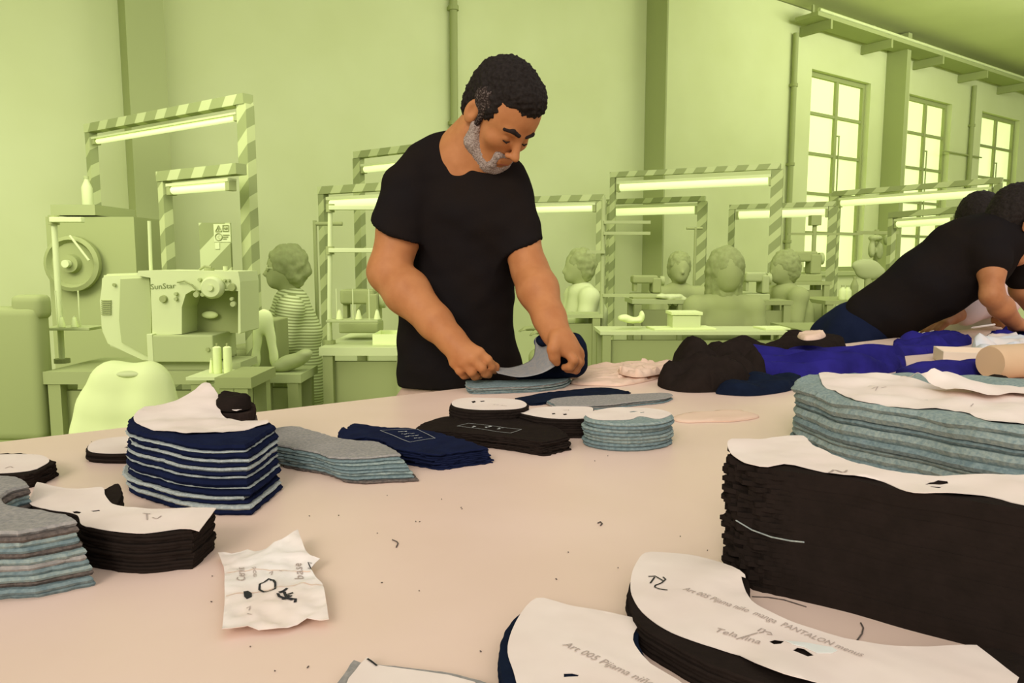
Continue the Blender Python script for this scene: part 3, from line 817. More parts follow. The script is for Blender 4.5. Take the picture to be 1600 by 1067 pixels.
# thread reels beside the machine
zr = zA
rsd = empty('reel_tray', (P(357, 578).x, Ym - .15, zA + .001), 'flat tray holding the large thread reels', 'tray')
for k, (x0, x1, y0, y1) in enumerate(((334, 347, 541, 583), (350, 363, 541, 583))):
    a = at(x0, y1, Ym - .15); b = at(x1, y1, Ym - .15); r = (b.x - a.x) / 2
    o = empty('thread_reel', ((a.x + b.x) / 2, Ym - .15, a.z), ['large pale thread reel beside the machine, left of the pair', 'large pale thread reel beside the machine, right of the pair'][k], 'thread reel', 'thread reels')
    zt = at(x0, y0, Ym - .15).z; mb = MB(); mb.lathe(((a.x + b.x) / 2, Ym - .15, a.z), [(r * .9, 0), (r, .004), (r * .96, zt - a.z - .004), (r * .5, zt - a.z)], 20); mb.build('thread', G_PALE, o, True)
    mb = MB(); mb.cone(((a.x + b.x) / 2, Ym - .15, zt), ((a.x + b.x) / 2, Ym - .15, zt + .012), r * .25); mb.build('reel_core', G_DARK, o)
    zr = a.z
mb = MB(); c = P(352, 585, Ym - .15); mb.box((c.x, Ym - .15, zr - .006), (.22, .2, .012)); mb.build('tray_plate', G_LIGHT, rsd)
for sx in (-.09, .09):
    if zr - .012 > zA: 
        mb = MB(); mb.box((c.x + sx, Ym - .15, (zr - .012 + zA) / 2), (.02, .15, zr - .0125 - zA)); mb.build('tray_foot', G_MID, rsd)
q = at(321, 583, Ym - .2); spool((q.x, Ym - .14, zr + .0005), 'slim small thread cone left of the large reels', .05, .010, group='thread reels')
# side table carrying reels
tabB, zB = worktable(335, 392, 590, Ym - .35, .28, 'narrow side table at the foot of the big left frame', G_DARK)

# ---- hazard sign board
Yb = 3.72
o = empty('striped_panel', (at(339, 420, Yb).x, Yb, 0), 'hazard-striped upright panel with a small sticker behind the sewing machine', 'panel')
mb = MB(); pbox(mb, 316, 348, 364, 600, Yb, .02); mb.build('board', stripe_mat('green_board', (186, 197, 134), (138, 148, 90), 4.2, (1, 0, -1), 0.5), o)
mb = MB(); pbox(mb, 334, 350, 360, 378, Yb - .003, .003); st = mb.build('sticker', G_LIGHT, o)
mb = MB()
a_, b_, c_ = at(336.5, 361.5, Yb - .006), at(346, 361.5, Yb - .006), at(341.2, 352, Yb - .006)
mb.tube([a_, b_, c_, a_], .0022); mb.cone(at(341.2, 356, Yb - .006), at(341.2, 360, Yb - .006), .003); mb.build('warning_triangle', G_DARK, st)
mb = MB(); cs = [at(x, y, Yb - .006) for x, y in ((348, 352), (357, 352), (357, 361), (348, 361), (348, 352))]; mb.tube(cs, .0022); mb.tube([at(350, 356.5, Yb - .006), at(355, 356.5, Yb - .006)], .005); mb.build('square_symbol', G_DARK, st)
mb = MB(); q = at(341.5, 370, Yb - .006); mb.tube([q + Vector((.017 * math.cos(t), 0, .017 * math.sin(t))) for t in [i * math.pi / 10 for i in range(21)]], .002); mb.build('round_symbol', G_DARK, st)
vtext('C', (339.4, 372.6), (343.8, 372.6), Yb - .0075, .022, G_DARK, st)
mb = MB()
for k in range(3): mb.tube([at(348, 367 + 3 * k, Yb - .006), at(358 - 2 * k, 367 + 3 * k, Yb - .006)], .002)
mb.build('fine_print', G_DARK, st)
mb = MB(); pbox(mb, 336, 379, 343, 389, Yb - .004, .003); mb.build('small_tag', G_LIGHT, o)

# ---- pale garment on a chair (bright, left)
Yg = 2.25
sd = SDF()
def g(x, y, r, ry=.05): sd.ell(at(x, y, Yg), (r, ry, r), .05)
for (x, y) in ((163, 590), (180, 585), (205, 585), (228, 586), (244, 592)): sd.ell(at(x, y, Yg), (.032, .04, .032), .03)
pts = [(172, 602), (200, 602), (238, 602), (160, 625), (200, 622), (245, 622), (150, 665), (200, 660), (255, 665), (140, 700), (200, 700), (268, 700), (135, 740), (200, 740), (275, 740)]
pts += [(x, y) for y in (640, 680, 720, 755) for x in range(int(158 - (y - 600) * .17), int(250 + (y - 600) * .18), 16)]
for (x, y) in pts: sd.ell(at(x, y, Yg), (.052, .05, .06), .04)
o = empty('draped_chair', (at(205, 700, Yg).x, Yg, 0), 'chair back draped with a bright pale garment behind the striped cloth stack', 'chair')
sd.build('garment', .01, G_PALE, o, disp=lambda c: .003 * math.sin(c.x * 55))
sd = SDF(); sd.ell(at(206, 584, Yg - .03), (.05, .03, .012), .01); sd.build('collar', .005, G_LIGHT, o)
gx = at(205, 700, Yg).x
for sx in (-.13, .13):
    for yy in (-.02, .3): 
        mb = MB(); mb.cone((gx + sx, Yg + yy, .002), (gx + sx, Yg + yy, .5 if yy else .62), .014); mb.build('chair_leg', G_DARK, o, True)
mb = MB(); mb.box((gx, Yg + .16, .47), (.36, .36, .04), 0, .01); mb.build('chair_seat', G_DARK, o)

# ---- seated people
def seated(px, py, Y, face, label, hair=G_HAIR, skin=G_DARK, shirt=G_DARK, s=1.0, bun=False, lean=.1, headr=1.0, glasses=False, arms=True, voxel=.012, longhair=False, name='person', hairm=None):
    """px,py pixel of head centre; face: +1 looks right, -1 looks left, 0 to the camera"""
    h = at(px, py, Y)
    root = empty(name, (h.x, Y, 0), label, 'person', 'seated machinists')
    fx, fy = (face, -.25) if face else (0, -1)
    f = Vector((fx, fy, 0)).normalized(); r = Vector((-f.y, f.x, 0))
    R = Matrix(((r.x, f.x, 0), (r.y, f.y, 0), (0, 0, 1)))
    b = SDF()
    neck = h + Vector((0, 0, -.13 * s)) - f * .03; ch = neck - f * lean * .6 + Vector((0, 0, -.20 * s)); hip = neck - f * (lean + .05) + Vector((0, 0, -.52 * s))
    b.ell(h, (.075 * s * headr, .095 * s * headr, .115 * s * headr), .02, R)
    b.ell(h + f * .055 + Vector((0, 0, -.06 * s)), (.045, .045, .05), .02, R)
    b.cap(h + f * .09 + Vector((0, 0, .0)), h + f * .108 + Vector((0, 0, -.03)), .01, .014, .01)
    b.cap(h + Vector((0, 0, -.04)), neck, .05 * s, .055 * s, .02)
    b.cap(ch, hip, .11 * s, .12 * s, .05)
    b.cap(hip, hip + f * .40 + Vector((0, 0, 0)) + r * .09, .08, .06, .03); b.cap(hip, hip + f * .40 - r * .09, .08, .06, .03)
    for q in (1, -1): b.cap(hip + f * .40 + r * .09 * q, Vector((hip.x + f.x * .40 + r.x * .09 * q, hip.y + f.y * .4 + r.y * .09 * q, .05)), .06, .045, .03)
    for q in (1, -1):
        sh = neck + r * .17 * s * q + Vector((0, 0, -.07 * s)); el = sh + Vector((0, 0, -.24 * s)) + f * .06 + r * .03 * q; wr = el + f * .24 * s + Vector((0, 0, -.0)) - r * .06 * q
        b.cap(sh, el, .045, .04, .02); b.cap(el, wr, .04, .026, .01); b.ell(wr + f * .05, (.03, .055, .018), .01, R)
        for w_ in range(4): b.cap(wr + f * .07 + r * (.012 * (w_ - 1.5)) * 1.4, wr + f * .125 + r * (.014 * (w_ - 1.5)) * 1.4 - Vector((0, 0, .02)), .008, .007, .004)
    b.build('body', voxel, skin, root)
    c = SDF()
    for q in (1, -1):
        sh = neck + r * .165 * s * q + Vector((0, 0, -.075 * s)); el = sh + Vector((0, 0, -.24 * s)) + f * .06 + r * .03 * q
        c.cap(neck + Vector((0, 0, -.05 * s)), sh, .06 * s, .07 * s, .04); c.cap(sh, sh + (el - sh) * .75, .066 * s, .062 * s, .03)
    c.cap(ch, hip, .165 * s, .165 * s, .06, (f, 1.3)); c.cap(neck + Vector((0, 0, -.06)), ch, .09 * s, .16 * s, .05)
    c.build('shirt', voxel, shirt, root)
    k = SDF()
    k.ell(h + Vector((0, 0, .035)) - f * .022, (.09 * s * headr, .105 * s * headr, .105 * s * headr), .02, R)
    k.ell(h + Vector((0, 0, -.02)) - f * .05, (.082 * s * headr, .07 * s * headr, .09 * s * headr), .03, R)
    if bun: k.ell(h + Vector((.08, 0, .04)), (.06, .05, .06), .02)
    if glasses: k.ell(h - f * .10 + Vector((0, 0, -.005)), (.05, .05, .045), .02); k.ell(h - f * .02 + Vector((0, 0, .07)), (.08, .09, .06), .02)
    if longhair: k.cap(h + Vector((0, 0, 0)) - f * .04, neck + Vector((0, 0, -.1)) - f * .05, .1 * s, .11 * s, .04)
    k.build('hair', voxel * .8, hairm or hair, root, disp=lambda c: .010 * rnd_noise(c.x * 28, c.y * 28, c.z * 24) + .004 * rnd_noise(c.x * 70, c.y * 70, c.z * 70))
    if glasses:
        mb = MB()
        for q in (1, -1):
            e = h + f * .092 + r * .03 * q + Vector((0, 0, .005)); mb.tube([e + r * .02 * math.cos(t) + Vector((0, 0, .016 * math.sin(t))) for t in [i * math.pi / 8 for i in range(17)]], .003, 6)
            mb.cone(e + r * .02 * q, e + r * .045 * q - f * .09, .003)
        mb.build('glasses', G_LIGHT, root)
    mb = MB(); mb.box((hip.x, hip.y, hip.z - .20), (.34, .34, .04), math.atan2(f.y, f.x), .01); st = mb.build('stool_seat', G_DARK, None)
    # the stool is a thing of its own
    so = empty('stool', (hip.x, hip.y, 0), 'dark stool under the ' + label.split(' bent')[0].split(' seated')[0].split(' facing')[0], 'stool', 'machinists\' stools')
    st.parent = so; st.location = st.location - so.location
    for q in range(4):
        a_ = math.pi / 4 + q * math.pi / 2
        mb = MB(); mb.cone((hip.x + .14 * math.cos(a_), hip.y + .14 * math.sin(a_), hip.z - .222), (hip.x + .18 * math.cos(a_), hip.y + .18 * math.sin(a_), .002), .015); mb.build('leg', G_DARK, so, True)
    return root
STR = stripe_mat('green_tee_stripe', (202, 212, 150), (142, 152, 92), 60, (.15, 0, 1), .45)
seated(445, 420, 4.2, -1, 'person with glasses and striped tee bent over a machine left of the man', shirt=STR, glasses=True, s=1.05, lean=.0, voxel=.011)
seated(903, 418, 5.3, -1, 'person in a pale shirt with hair in a bun seated right of the man', shirt=G_LIGHT, bun=True, s=1.0, lean=.05)
seated(1062, 420, 6.0, 0, 'person seated facing us behind the boxes and a machine', s=1.05, shirt=G_DARK)
seated(1135, 425, 4.9, 0, 'large dark person with long hair seated beside the tall frame post', s=1.15, headr=1.15, longhair=True, voxel=.014)
seated(1224, 420, 5.95, -1, 'person with dark curly hair seated left of the leaning worker', s=1.05, longhair=False, headr=1.1)

# ---- tables & machines left of the man
tC, zC = worktable(398, 470, 585, 3.40, .3, 'work table in front of the striped-tee person', G_MID)
tD, zD = worktable(498, 640, 543, 3.6, .9, 'light work table left of the standing man', G_LIGHT)
o = empty('machine_head', (at(558, 520, 4.3).x, 4.3, zD), 'dark sewing machine beside the standing man\'s elbow', 'sewing machine', 'dark sewing machines')
def dark_machine(x0, x1, ytop, ybot, Y, label, base=None, m=G_DARK):
    a = at(x0, ytop, Y); b = at(x1, ybot, Y); w = b.x - a.x; h = a.z - b.z
    z = b.z
    o = empty('sewing_machine', ((a.x + b.x) / 2, Y, z), label, 'sewing machine', 'dark sewing machines')
    mb = MB(); mb.box((a.x + w * .5, Y + .1, z + h * .12), (w, .18, h * .24), 0, .01); mb.build('machine_bed', m, o)
    mb = MB(); mb.box((a.x + w * .84, Y + .1, z + h * .57), (w * .3, .15, h * .64), 0, .015); mb.build('machine_pillar', m, o)
    mb = MB(); mb.box((a.x + w * .45, Y + .1, z + h * .82), (w * .88, .13, h * .34), 0, .02); mb.build('machine_arm', m, o)
    mb = MB(); mb.box((a.x + w * .12, Y + .1, z + h * .5), (w * .12, .08, h * .36), 0, .005); mb.build('needle_head', m, o)
    mb = MB(); mb.cone((a.x + w * .995, Y + .1, z + h * .75), (a.x + w * 1.04 + .02, Y + .1, z + h * .75), h * .2, None, 20); mb.build('hand_wheel', G_MID, o, True)
    return o
bpy.data.objects.remove(o)
dark_machine(527, 590, 452, 521, 3.9, 'dark sewing machine beside the standing man\'s elbow')
# chrome thread stand next to it
b0 = at(515, 545, 3.75); b0.z = zD; t0 = at(516, 322, 3.75)
thread_stand(b0, t0.z - b0.z, 'tall thread stand between the striped-tee person and the man', [(t0.z - b0.z - .01, 0, .26), (t0.z - b0.z - .22, 0, .24)], [(at(520, 500, 3.75).z - zD, 0, .26, 3)], G_LIGHT, lean=t0.x - b0.x)
zt = at(520, 500, 3.75).z + .007
for k, px in enumerate((530, 560, 589)):
    q = at(px, 490, 3.70); spool((q.x, 3.705, zt), ['left thread cone on the tall stand near the man', 'middle thread cone on the tall stand near the man', 'right thread cone on the tall stand near the man'][k], .045, .016)
mb = MB(); a = at(492, 356, 4.6); mb.cone((a.x, 4.6, 1.42), (a.x, 4.6, .02), .012); mb.cone((a.x, 4.6, 1.4), (a.x + .17, 4.6, 1.4), .012)
tag(mb.build('coat_stand', G_DARK), 'thin dark bent pole behind the striped-tee person', 'pole')
# white tray on the light table
def shallow_tray(x0, x1, y0, y1, Y, depth, zb, label, m, name='tray'):
    a = at(x0, y0, Y); b = at(x1, y0, Y); h = .05; w = b.x - a.x
    o = empty(name, ((a.x + b.x) / 2, Y + depth / 2, zb), label, 'tray')
    mb = MB(); c = (a.x + b.x) / 2
    mb.box((c, Y + depth / 2, zb + .004), (w, depth, .006))
    mb.build('tray_base', m, o)
    for (cx, cy, dx, dy) in ((c, Y + .003, w, .006), (c, Y + depth - .003, w, .006), (a.x + .003, Y + depth / 2, .006, depth - .012), (b.x - .003, Y + depth / 2, .006, depth - .012)):
        mb = MB(); mb.box((cx, cy, zb + .008 + h / 2), (dx, dy, h)); mb.build('tray_side', m, o)
    return o
shallow_tray(582, 640, 527, 543, 3.66, .22, zD + .001, 'pale shallow tray on the light table beside the man', G_PALE)
# hanging white cloth by the frame post
sd = SDF(); 
for (x, y) in ((404, 505), (402, 530), (400, 560), (420, 503), (424, 530), (428, 558), (412, 500)): sd.ell(at(x, y, 3.5), (.022, .018, .05), .03)
o = sd.build('hanging_cloth', .007, G_PALE); recenter(o); tag(o, 'pale cloth hanging from the machine in front of the striped-tee person', 'cloth')
mb = MB(); pbox(mb, 394, 500, 432, 575, 3.55, .2, .01); tag(mb.build('fabric_bin', G_DARK), 'dark bin behind the pale hanging cloth', 'bin')
sd = SDF()
for (x, y, r) in ((440, 572, .03), (455, 565, .035), (470, 560, .025), (478, 552, .02)): sd.ell(at(x, y, 3.5), (r * 1.5, .05, r), .03)
o = sd.build('crumpled_cloth', .009, G_MID); recenter(o); tag(o, 'crumpled mid-toned cloth on the table below the striped-tee person', 'cloth')

# ---- right of the man: long table with boxes etc.
tE, zE = worktable(938, 1235, 518, 4.35, .36, 'long work table with boxes behind the black cloth heap', G_LIGHT, th=.02)
tF, zF = worktable(860, 942, 492, 4.75, .3, 'small work table of the bun-haired person', G_MID, th=.02)
def lump(name, blobs, Y, m, label, cat, vox=.01, group=None, disp=None):
    sd = SDF(); disp = disp or (lambda c: .006 * rnd_noise(c.x * 30, c.y * 30, c.z * 30))
    for (x, y, rx, ry) in blobs: sd.ell(at(x, y, Y), (rx, max(.04, min(rx, .09)), ry), .03)
    o = sd.build(name, vox, m, None, disp=disp); recenter(o); return tag(o, label, cat, group)
a = at(1050, 487, 4.5); b = at(1094, 515, 4.5)
mb = MB(); pbox(mb, 1051, 488, 1095, 509, 4.5, .16, .004); o = mb.build('cardboard_box', G_LIGHT); o.location.z = zE + .001; tag(o, 'pale lidded box on the long work table', 'box')
mb = MB(); c = o.location; mb.box((c.x, c.y, o.location.z + .095), (.19, .18, .018), 0, .002); mb.build('box_lid', G_PALE, o, recentre=False)
lump('cloth_scrap', [(975, 497, .04, .02), (992, 500, .05, .018), (1003, 492, .015, .025)], 4.5, G_PALE, 'crumpled pale cloth on the left end of the long work table', 'cloth', .008)
for (x0, x1, y, Yd, lb) in ((1020, 1120, 512, 4.42, 'flat pale sheet on the long work table'), (1195, 1250, 512, 4.42, 'flat pale sheet at the right end of the long table')):
    a = at(x0, y, Yd); b = at(x1, y, Yd); mb = MB(); mb.box(((a.x + b.x) / 2, 4.53, zE + .006), (b.x - a.x, .18, .01), .1); tag(mb.build('paper_sheet', G_PALE), lb, 'paper')
# draped cloth on machine at (1050,468)
lump('draped_cloth', [(1035, 463, .05, .018), (1055, 463, .05, .018), (1068, 470, .03, .03), (1046, 472, .012, .03), (1056, 472, .012, .03)], 5.1, G_LIGHT, 'pale cloth draped over the machine before the seated person', 'cloth', .01)
dark_machine(990, 1035, 430, 468, 5.12, 'dark sewing machine behind the tall frame post')
tG, zG = worktable(988, 1075, 468, 5.05, .34, 'further work table behind the long one', G_MID, th=.03)
dark_machine(1168, 1204, 425, 470, 5.36, 'pale sewing machine right of the large dark person', m=G_MID)
tH, zH = worktable(1162, 1240, 470, 5.3, .3, 'work table right of the large dark person', G_DARK, th=.03)
mb = MB(); a = at(943, 320, 4.84); 
o = empty('thread_stand', (a.x, 4.84, 0), 'slim floor-standing thread pole left of the tall wide frame', 'thread stand', 'thread stands on the sewing tables')
mb.cone((a.x, 4.84, .002), (a.x, 4.84, 1.58), .014); mb.build('pole', G_MID, o, True)
for (z, w_) in ((1.42, .30), (1.35, .30), (.95, .35)):
    mb = MB(); mb.box((a.x + w_ / 2, 4.82, z), (w_, .03, .02)); mb.build('thread_arm', G_MID, o)
mb = MB(); mb.box((a.x - .05, 4.82, 1.23), (.12, .03, .02)); mb.build('thread_arm', G_MID, o)
a = at(1087, 355, 6.5); o = empty('thread_stand', (a.x, 6.5, 0), 'thin T-shaped thread stand behind the seated person', 'thread stand', 'thread stands on the sewing tables')
mb = MB(); mb.cone((a.x, 6.5, .002), (a.x, 6.5, a.z), .012); mb.build('pole', G_DARK, o, True)
mb = MB(); mb.cone((a.x - .08, 6.5, a.z - .01), (a.x + .06, 6.5, a.z - .01), .01); mb.build('thread_arm', G_DARK, o)
a = at(1100, 470, 6.0)
# right of first window: clutter
thr = at(1240, 500, 5.6)
tI, zI = worktable(1290, 1420, 470, 5.8, .7, 'work table before the far windows', G_DARK, th=.03)
tJ, zJ = worktable(1250, 1340, 515, 4.3, .5, 'work table at the leaning worker\'s back', G_DARK, th=.03)
dark_machine(1232, 1285, 392, 440, 6.8, 'dark sewing machine under the first window'); worktable(1225, 1300, 440, 6.72, .27, 'work table under the first window', G_DARK, th=.03)
for k, (x, y0, y1) in enumerate(((1316, 446, 470), (1324, 446, 470), (1334, 432, 470))):
    p = at(x, y1, 5.95); p.z = zI + .001
    bottle(p, at(x, y0, 5.95).z - zI, .03, ['left pale bottle on the far work table', 'middle pale bottle on the far work table', 'dark tall bottle on the far work table'][k], ((G_PALE, G_MID), (G_PALE, G_MID), (G_DARK, G_DARK))[k])
lump('draped_cloth', [(1368, 372, .06, .03), (1362, 390, .03, .08), (1374, 392, .03, .08), (1385, 375, .02, .05)], 6.95, G_MID, 'cloth hanging over the far machine left of the leaning worker', 'cloth', .012)
mb = MB(); a = at(1368, 400, 7.1); mb.cone((a.x, 7.1, .002), (a.x, 7.1, a.z + .25), .02); mb.box((a.x, 7.1, a.z + .22), (.4, .04, .03)); tag(mb.build('garment_rack', G_DARK), 'dark pole rack carrying hanging cloth', 'rack')
mb = MB(); pbox(mb, 1268, 336, 1284, 352, 7.0, .08, .005); a = at(1276, 345, 7.0); mb.cone((a.x, 7.04, .002), (a.x, 7.04, a.z), .02); mb.box((a.x + .1, 7.04, a.z - .12), (.7, .02, .02)); tag(mb.build('control_box', G_DARK), 'dark control box on a pole before the first window', 'control box')
for (x0, x1, y, Yv) in ((1245, 1305, 352, 7.4), (1245, 1305, 376, 7.3), (1400, 1440, 345, 7.0), (1410, 1450, 316, 7.2), (1450, 1500, 316, 7.2)):
    pass
a = at(1356, 440, 5.5); o = empty('chair', (a.x, 5.5, 0), 'round-backed chair between the far table and the leaning worker', 'chair')
sd = SDF(); sd.ell(at(1352, 415, 5.5), (.10, .04, .05), .03); sd.ell(at(1360, 425, 5.5), (.11, .04, .06), .03); sd.build('backrest', .012, G_MID, o)
mb = MB(); mb.cone((a.x, 5.5, .002), (a.x, 5.5, a.z + .05), .025); mb.build('post', G_DARK, o, True)
# ================================================================== CLOTH ON THE TABLE
BLK = mat('black_jersey', (36, 29, 25), 1.0, (40, 32, 28), 60, bump=.3, spec=.03)
NAVY = mat('navy_jersey', (21, 26, 50), 1.0, (25, 31, 58), 40, bump=.3, spec=.05)
NAVYD = mat('dark_navy_jersey', (19, 25, 40), 1.0, (22, 30, 48), 40, bump=.3, spec=.05)
ROYAL = mat('royal_blue_jersey', (42, 36, 118), 0.95, (32, 28, 92), 14, bump=.3, spec=.08)
GREY = mat('grey_marl', (164, 156, 148), 1.0, (138, 134, 130), 260, bump=.4, spec=.05, lo=.3, hi=.7)
TEAL = mat('blue_grey_marl', (130, 144, 142), 1.0, (100, 117, 120), 220, bump=.4, spec=.05, lo=.3, hi=.7)
TEAL2 = mat('pale_blue_grey_marl', (154, 163, 154), 1.0, (118, 134, 134), 240, bump=.4, spec=.05, lo=.3, hi=.7)
GREYD = mat('warm_dark_marl', (112, 100, 92), 1.0, (84, 76, 72), 240, bump=.4, spec=.05)
PALEG = mat('pale_grey_band', (176, 178, 170), 1.0, (148, 154, 152), 260, bump=.4, spec=.05)
PAPER = mat('pattern_paper', (238, 220, 208), 0.75, (232, 212, 200), 14, bump=.1, bscale=60, spec=.15)
PAPERW = mat('white_paper', (240, 230, 222), 0.7, (234, 214, 200), 9, bump=.1, bscale=60, spec=.15)
PAPERP = mat('peach_paper', (232, 200, 176), 0.8, (226, 192, 168), 12, spec=.15)
BROWN = mat('brown_black_cloth', (60, 46, 40), 1.0, (44, 34, 30), 50, spec=.05)
SG = 'cut cloth sheets of the {} stack'

# ---- 1 striped navy / grey stack (left)
pts = [(206, 664), (214, 648), (236, 636), (268, 630), (300, 626), (330, 640), (348, 655), (375, 658), (418, 657), (432, 664), (432, 664), (386, 692), (386, 692), (340, 692), (290, 688), (244, 678), (218, 672)]
S = Stack(pts, .069, corner=(11, 386, 806), amp=.0022, seed=4)
S.shift *= 1.0
th = [1.6 if i % 2 == 0 else 1.0 for i in range(15)]
S.layers('cloth_sheet', 15, [NAVY, PALEG], '{} cloth sheet of the navy and pale grey striped stack', 'cloth sheet', SG.format('navy and grey striped'), jg=.0018, off=.0045, bulge=.0022, thick=[a * (1 + .35 * math.sin(i * 2.3)) for i, a in enumerate(th)])
W1 = S.wave
Paper('pattern_paper', [(209, 657, 0), (216, 643, .004), (240, 636, 0), (275, 628, .006), (300, 612, .02), (322, 598, .028), (331, 600, .03), (338, 612, .02), (352, 632, .01), (370, 640, .006), (384, 641, 0), (366, 643, 0), (345, 644, 0), (352, 652, 0), (372, 658, 0), (418, 657, .003), (420, 661, .002), (400, 668, 0), (366, 676, 0), (310, 678, .001), (292, 679, .002), (250, 675, 0), (222, 668, 0)], S.top, PAPER, 'cream paper pattern with a raised peak on the striped navy and grey stack', wave=W1, crumple=.0015, grid=.006)
# rear arm of the same stack (brown-black, seen behind the paper)
pts = [(337, 640), (352, 630), (380, 625), (395, 630), (392, 644), (370, 648), (350, 648)]
S = Stack(pts, .069, amp=.001, seed=6)
S.layers('cloth_sheet', 4, [BROWN, GREYD], '{} sheet of the small brown-black pile rising behind the striped stack', 'cloth sheet', SG.format('brown-black'), jg=.0025, off=.003)
heap('cloth_scrap', [(336, 640), (350, 630), (372, 626), (392, 632), (388, 640), (360, 644)], .022, BLK, 'small dark cloth scrap curling up behind the paper peak', 'cloth scrap', base=TZ + .071, seed=3, edge=.01, grid=.005)

# ---- 2 grey marl stack (left of centre)
pts = [(417, 690), (422, 672), (440, 668), (464, 668), (490, 675), (527, 685), (556, 688), (580, 689), (604, 698), (620, 711), (620, 711), (535, 714), (535, 714), (510, 712), (484, 703), (452, 698), (430, 694)]
S = Stack(pts, .027, corner=(11, 569, 757), amp=.0016, seed=11)
S.layers('cloth_sheet', 8, [GREY, TEAL, TEAL2, TEAL, TEAL, TEAL2, TEAL, GREYD], '{} cloth sheet of the long grey marl stack by the navy one', 'cloth sheet', SG.format('long grey marl'), jg=.002, off=.003, grid=.012)

# ---- 3 navy stack with printed rectangle
pts = [(530, 683), (526, 676), (534, 667), (540, 669), (548, 662), (575, 664), (608, 667), (640, 669), (668, 672), (700, 680), (734, 690), (758, 699), (758, 699), (720, 704), (680, 709), (672, 709), (640, 704), (616, 699), (598, 688), (574, 683), (548, 683)]
S = Stack(pts, .021, corner=(15, 690, 735), amp=.0010, seed=14)
S.shift *= .8
S.solid('navy_cloth_stack', 9, NAVY, 'navy cloth stack with a pale printed rectangle beside the grey marl stack', 'cloth stack', jg=.004, off=.003)
STIT = mat('print_white', (190, 190, 186), .8)
def print_rect(c, z, wave, m, lines, lab):
    Pn = [onz(x, y, z) for x, y in c]
    o = None
    def pt(u, v):
        p = (Pn[0] * (1 - u) + Pn[1] * u) * (1 - v) + (Pn[3] * (1 - u) + Pn[2] * u) * v
        return Vector((p.x, p.y, z + wave(p.x, p.y) + .0016))
    verts = []; faces = []
    def seg(u0, v0, u1, v1, w):
        n = 12
        a = pt(u0, v0); b = pt(u1, v1); d = (b - a).normalized(); nn = Vector((-d.y, d.x, 0)) * w
        for i in range(n + 1):
            p = pt(u0 + (u1 - u0) * i / n, v0 + (v1 - v0) * i / n); k = len(verts); verts.extend([p + nn, p - nn])
            if i: faces.append((k - 2, k - 1, k + 1, k))
    for a_ in ((0, 0, 1, 0), (1, 0, 1, 1), (1, 1, 0, 1), (0, 1, 0, 0)): seg(*a_, .0004)
    rr = random.Random(5)
    for (v, u0, u1, w) in lines:
        u = u0
        while u < u1:
            l = rr.uniform(.02, .06); seg(u, v, min(u + l, u1), v + rr.uniform(-.04, .04), w); u += l + rr.uniform(.008, .02)
    me = bpy.data.meshes.new('printed_label'); me.from_pydata([tuple(v) for v in verts], [], faces)
    return link('printed_label', me, m, lab)
sk = bpy.data.objects['navy_cloth_stack']
print_rect([(594, 674), (652, 672), (680, 687), (640, 692)], S.top, S.wave, STIT, [(.2, .35, .6, .0012), (.42, .3, .7, .0007), (.6, .25, .7, .0007), (.8, .4, .65, .0007)], sk)

# ---- 4 black stack with printed rectangle
pts = [(654, 670), (660, 662), (684, 654), (706, 650), (760, 650), (830, 656), (872, 668), (888, 681), (888, 681), (852, 689), (846, 690), (800, 683), (740, 676), (690, 673)]
S = Stack(pts, .021, corner=(9, 856, 712), amp=.0008, seed=21); S.shift *= .5
S.solid('black_cloth_stack', 8, BLK, 'black cloth stack with a pale printed rectangle, right of the navy stack', 'cloth stack', jg=.003, off=.002)
sk = bpy.data.objects['black_cloth_stack']
print_rect([(714, 667), (732, 662), (815, 672), (798, 678)], S.top, S.wave, STIT, [(.25, .15, .45, .0011), (.45, .4, .95, .0008), (.65, .5, .9, .0006)], sk)
# pedestal with oval paper
pts = [(703, 634), (708, 626), (730, 623), (775, 623), (812, 626), (825, 631), (822, 637), (800, 641), (750, 643), (715, 640)]
S = Stack(pts, .036, amp=.0006, seed=23)
S.solid('black_cloth_stack', 8, BLK, 'black cloth stack under the oval paper with two small holes', 'cloth stack', jg=.002, off=.002)
Paper('pattern_paper', [(706, 632), (712, 625), (740, 622), (780, 622.5), (810, 625), (822, 630), (820, 636), (800, 640), (755, 641), (718, 638)], S.top, PAPER, 'oval cream paper pattern with two holes on a black stack', wave=S.wave, holes=[[(736, 628), (742, 627), (744, 629), (739, 630.5)], [(749, 627.5), (756, 626.5), (758, 628), (752, 629)]]).text('pattern_note', 'T1 kn', (768, 634), (790, 636), .006)
# long black stack with paper behind the round one
pts = [(812, 645), (836, 640), (880, 637), (925, 637), (925, 650), (915, 655), (870, 655), (840, 653)]
S = Stack(pts, .030, amp=.0006, seed=25)
S.solid('black_cloth_stack', 8, BLK, 'black cloth stack joining the round grey stack on its left', 'cloth stack', jg=.002, off=.002)
Pq = Paper('pattern_paper', [(812, 644), (836, 638), (880, 636), (924, 637), (922, 650), (915, 654), (870, 654), (840, 651)], S.top, PAPER, 'cream paper pattern on the black stack left of the round grey stack', wave=S.wave, holes=[[(862, 646), (867, 645.5), (868, 647.5), (863, 648)], [(879, 647), (885, 646.5), (886, 648.5), (881, 649)]])
Pq.ink('pen_mark', [[(880, 641), (888, 640), (889, 642), (881, 642)]], .0004, PENCIL)
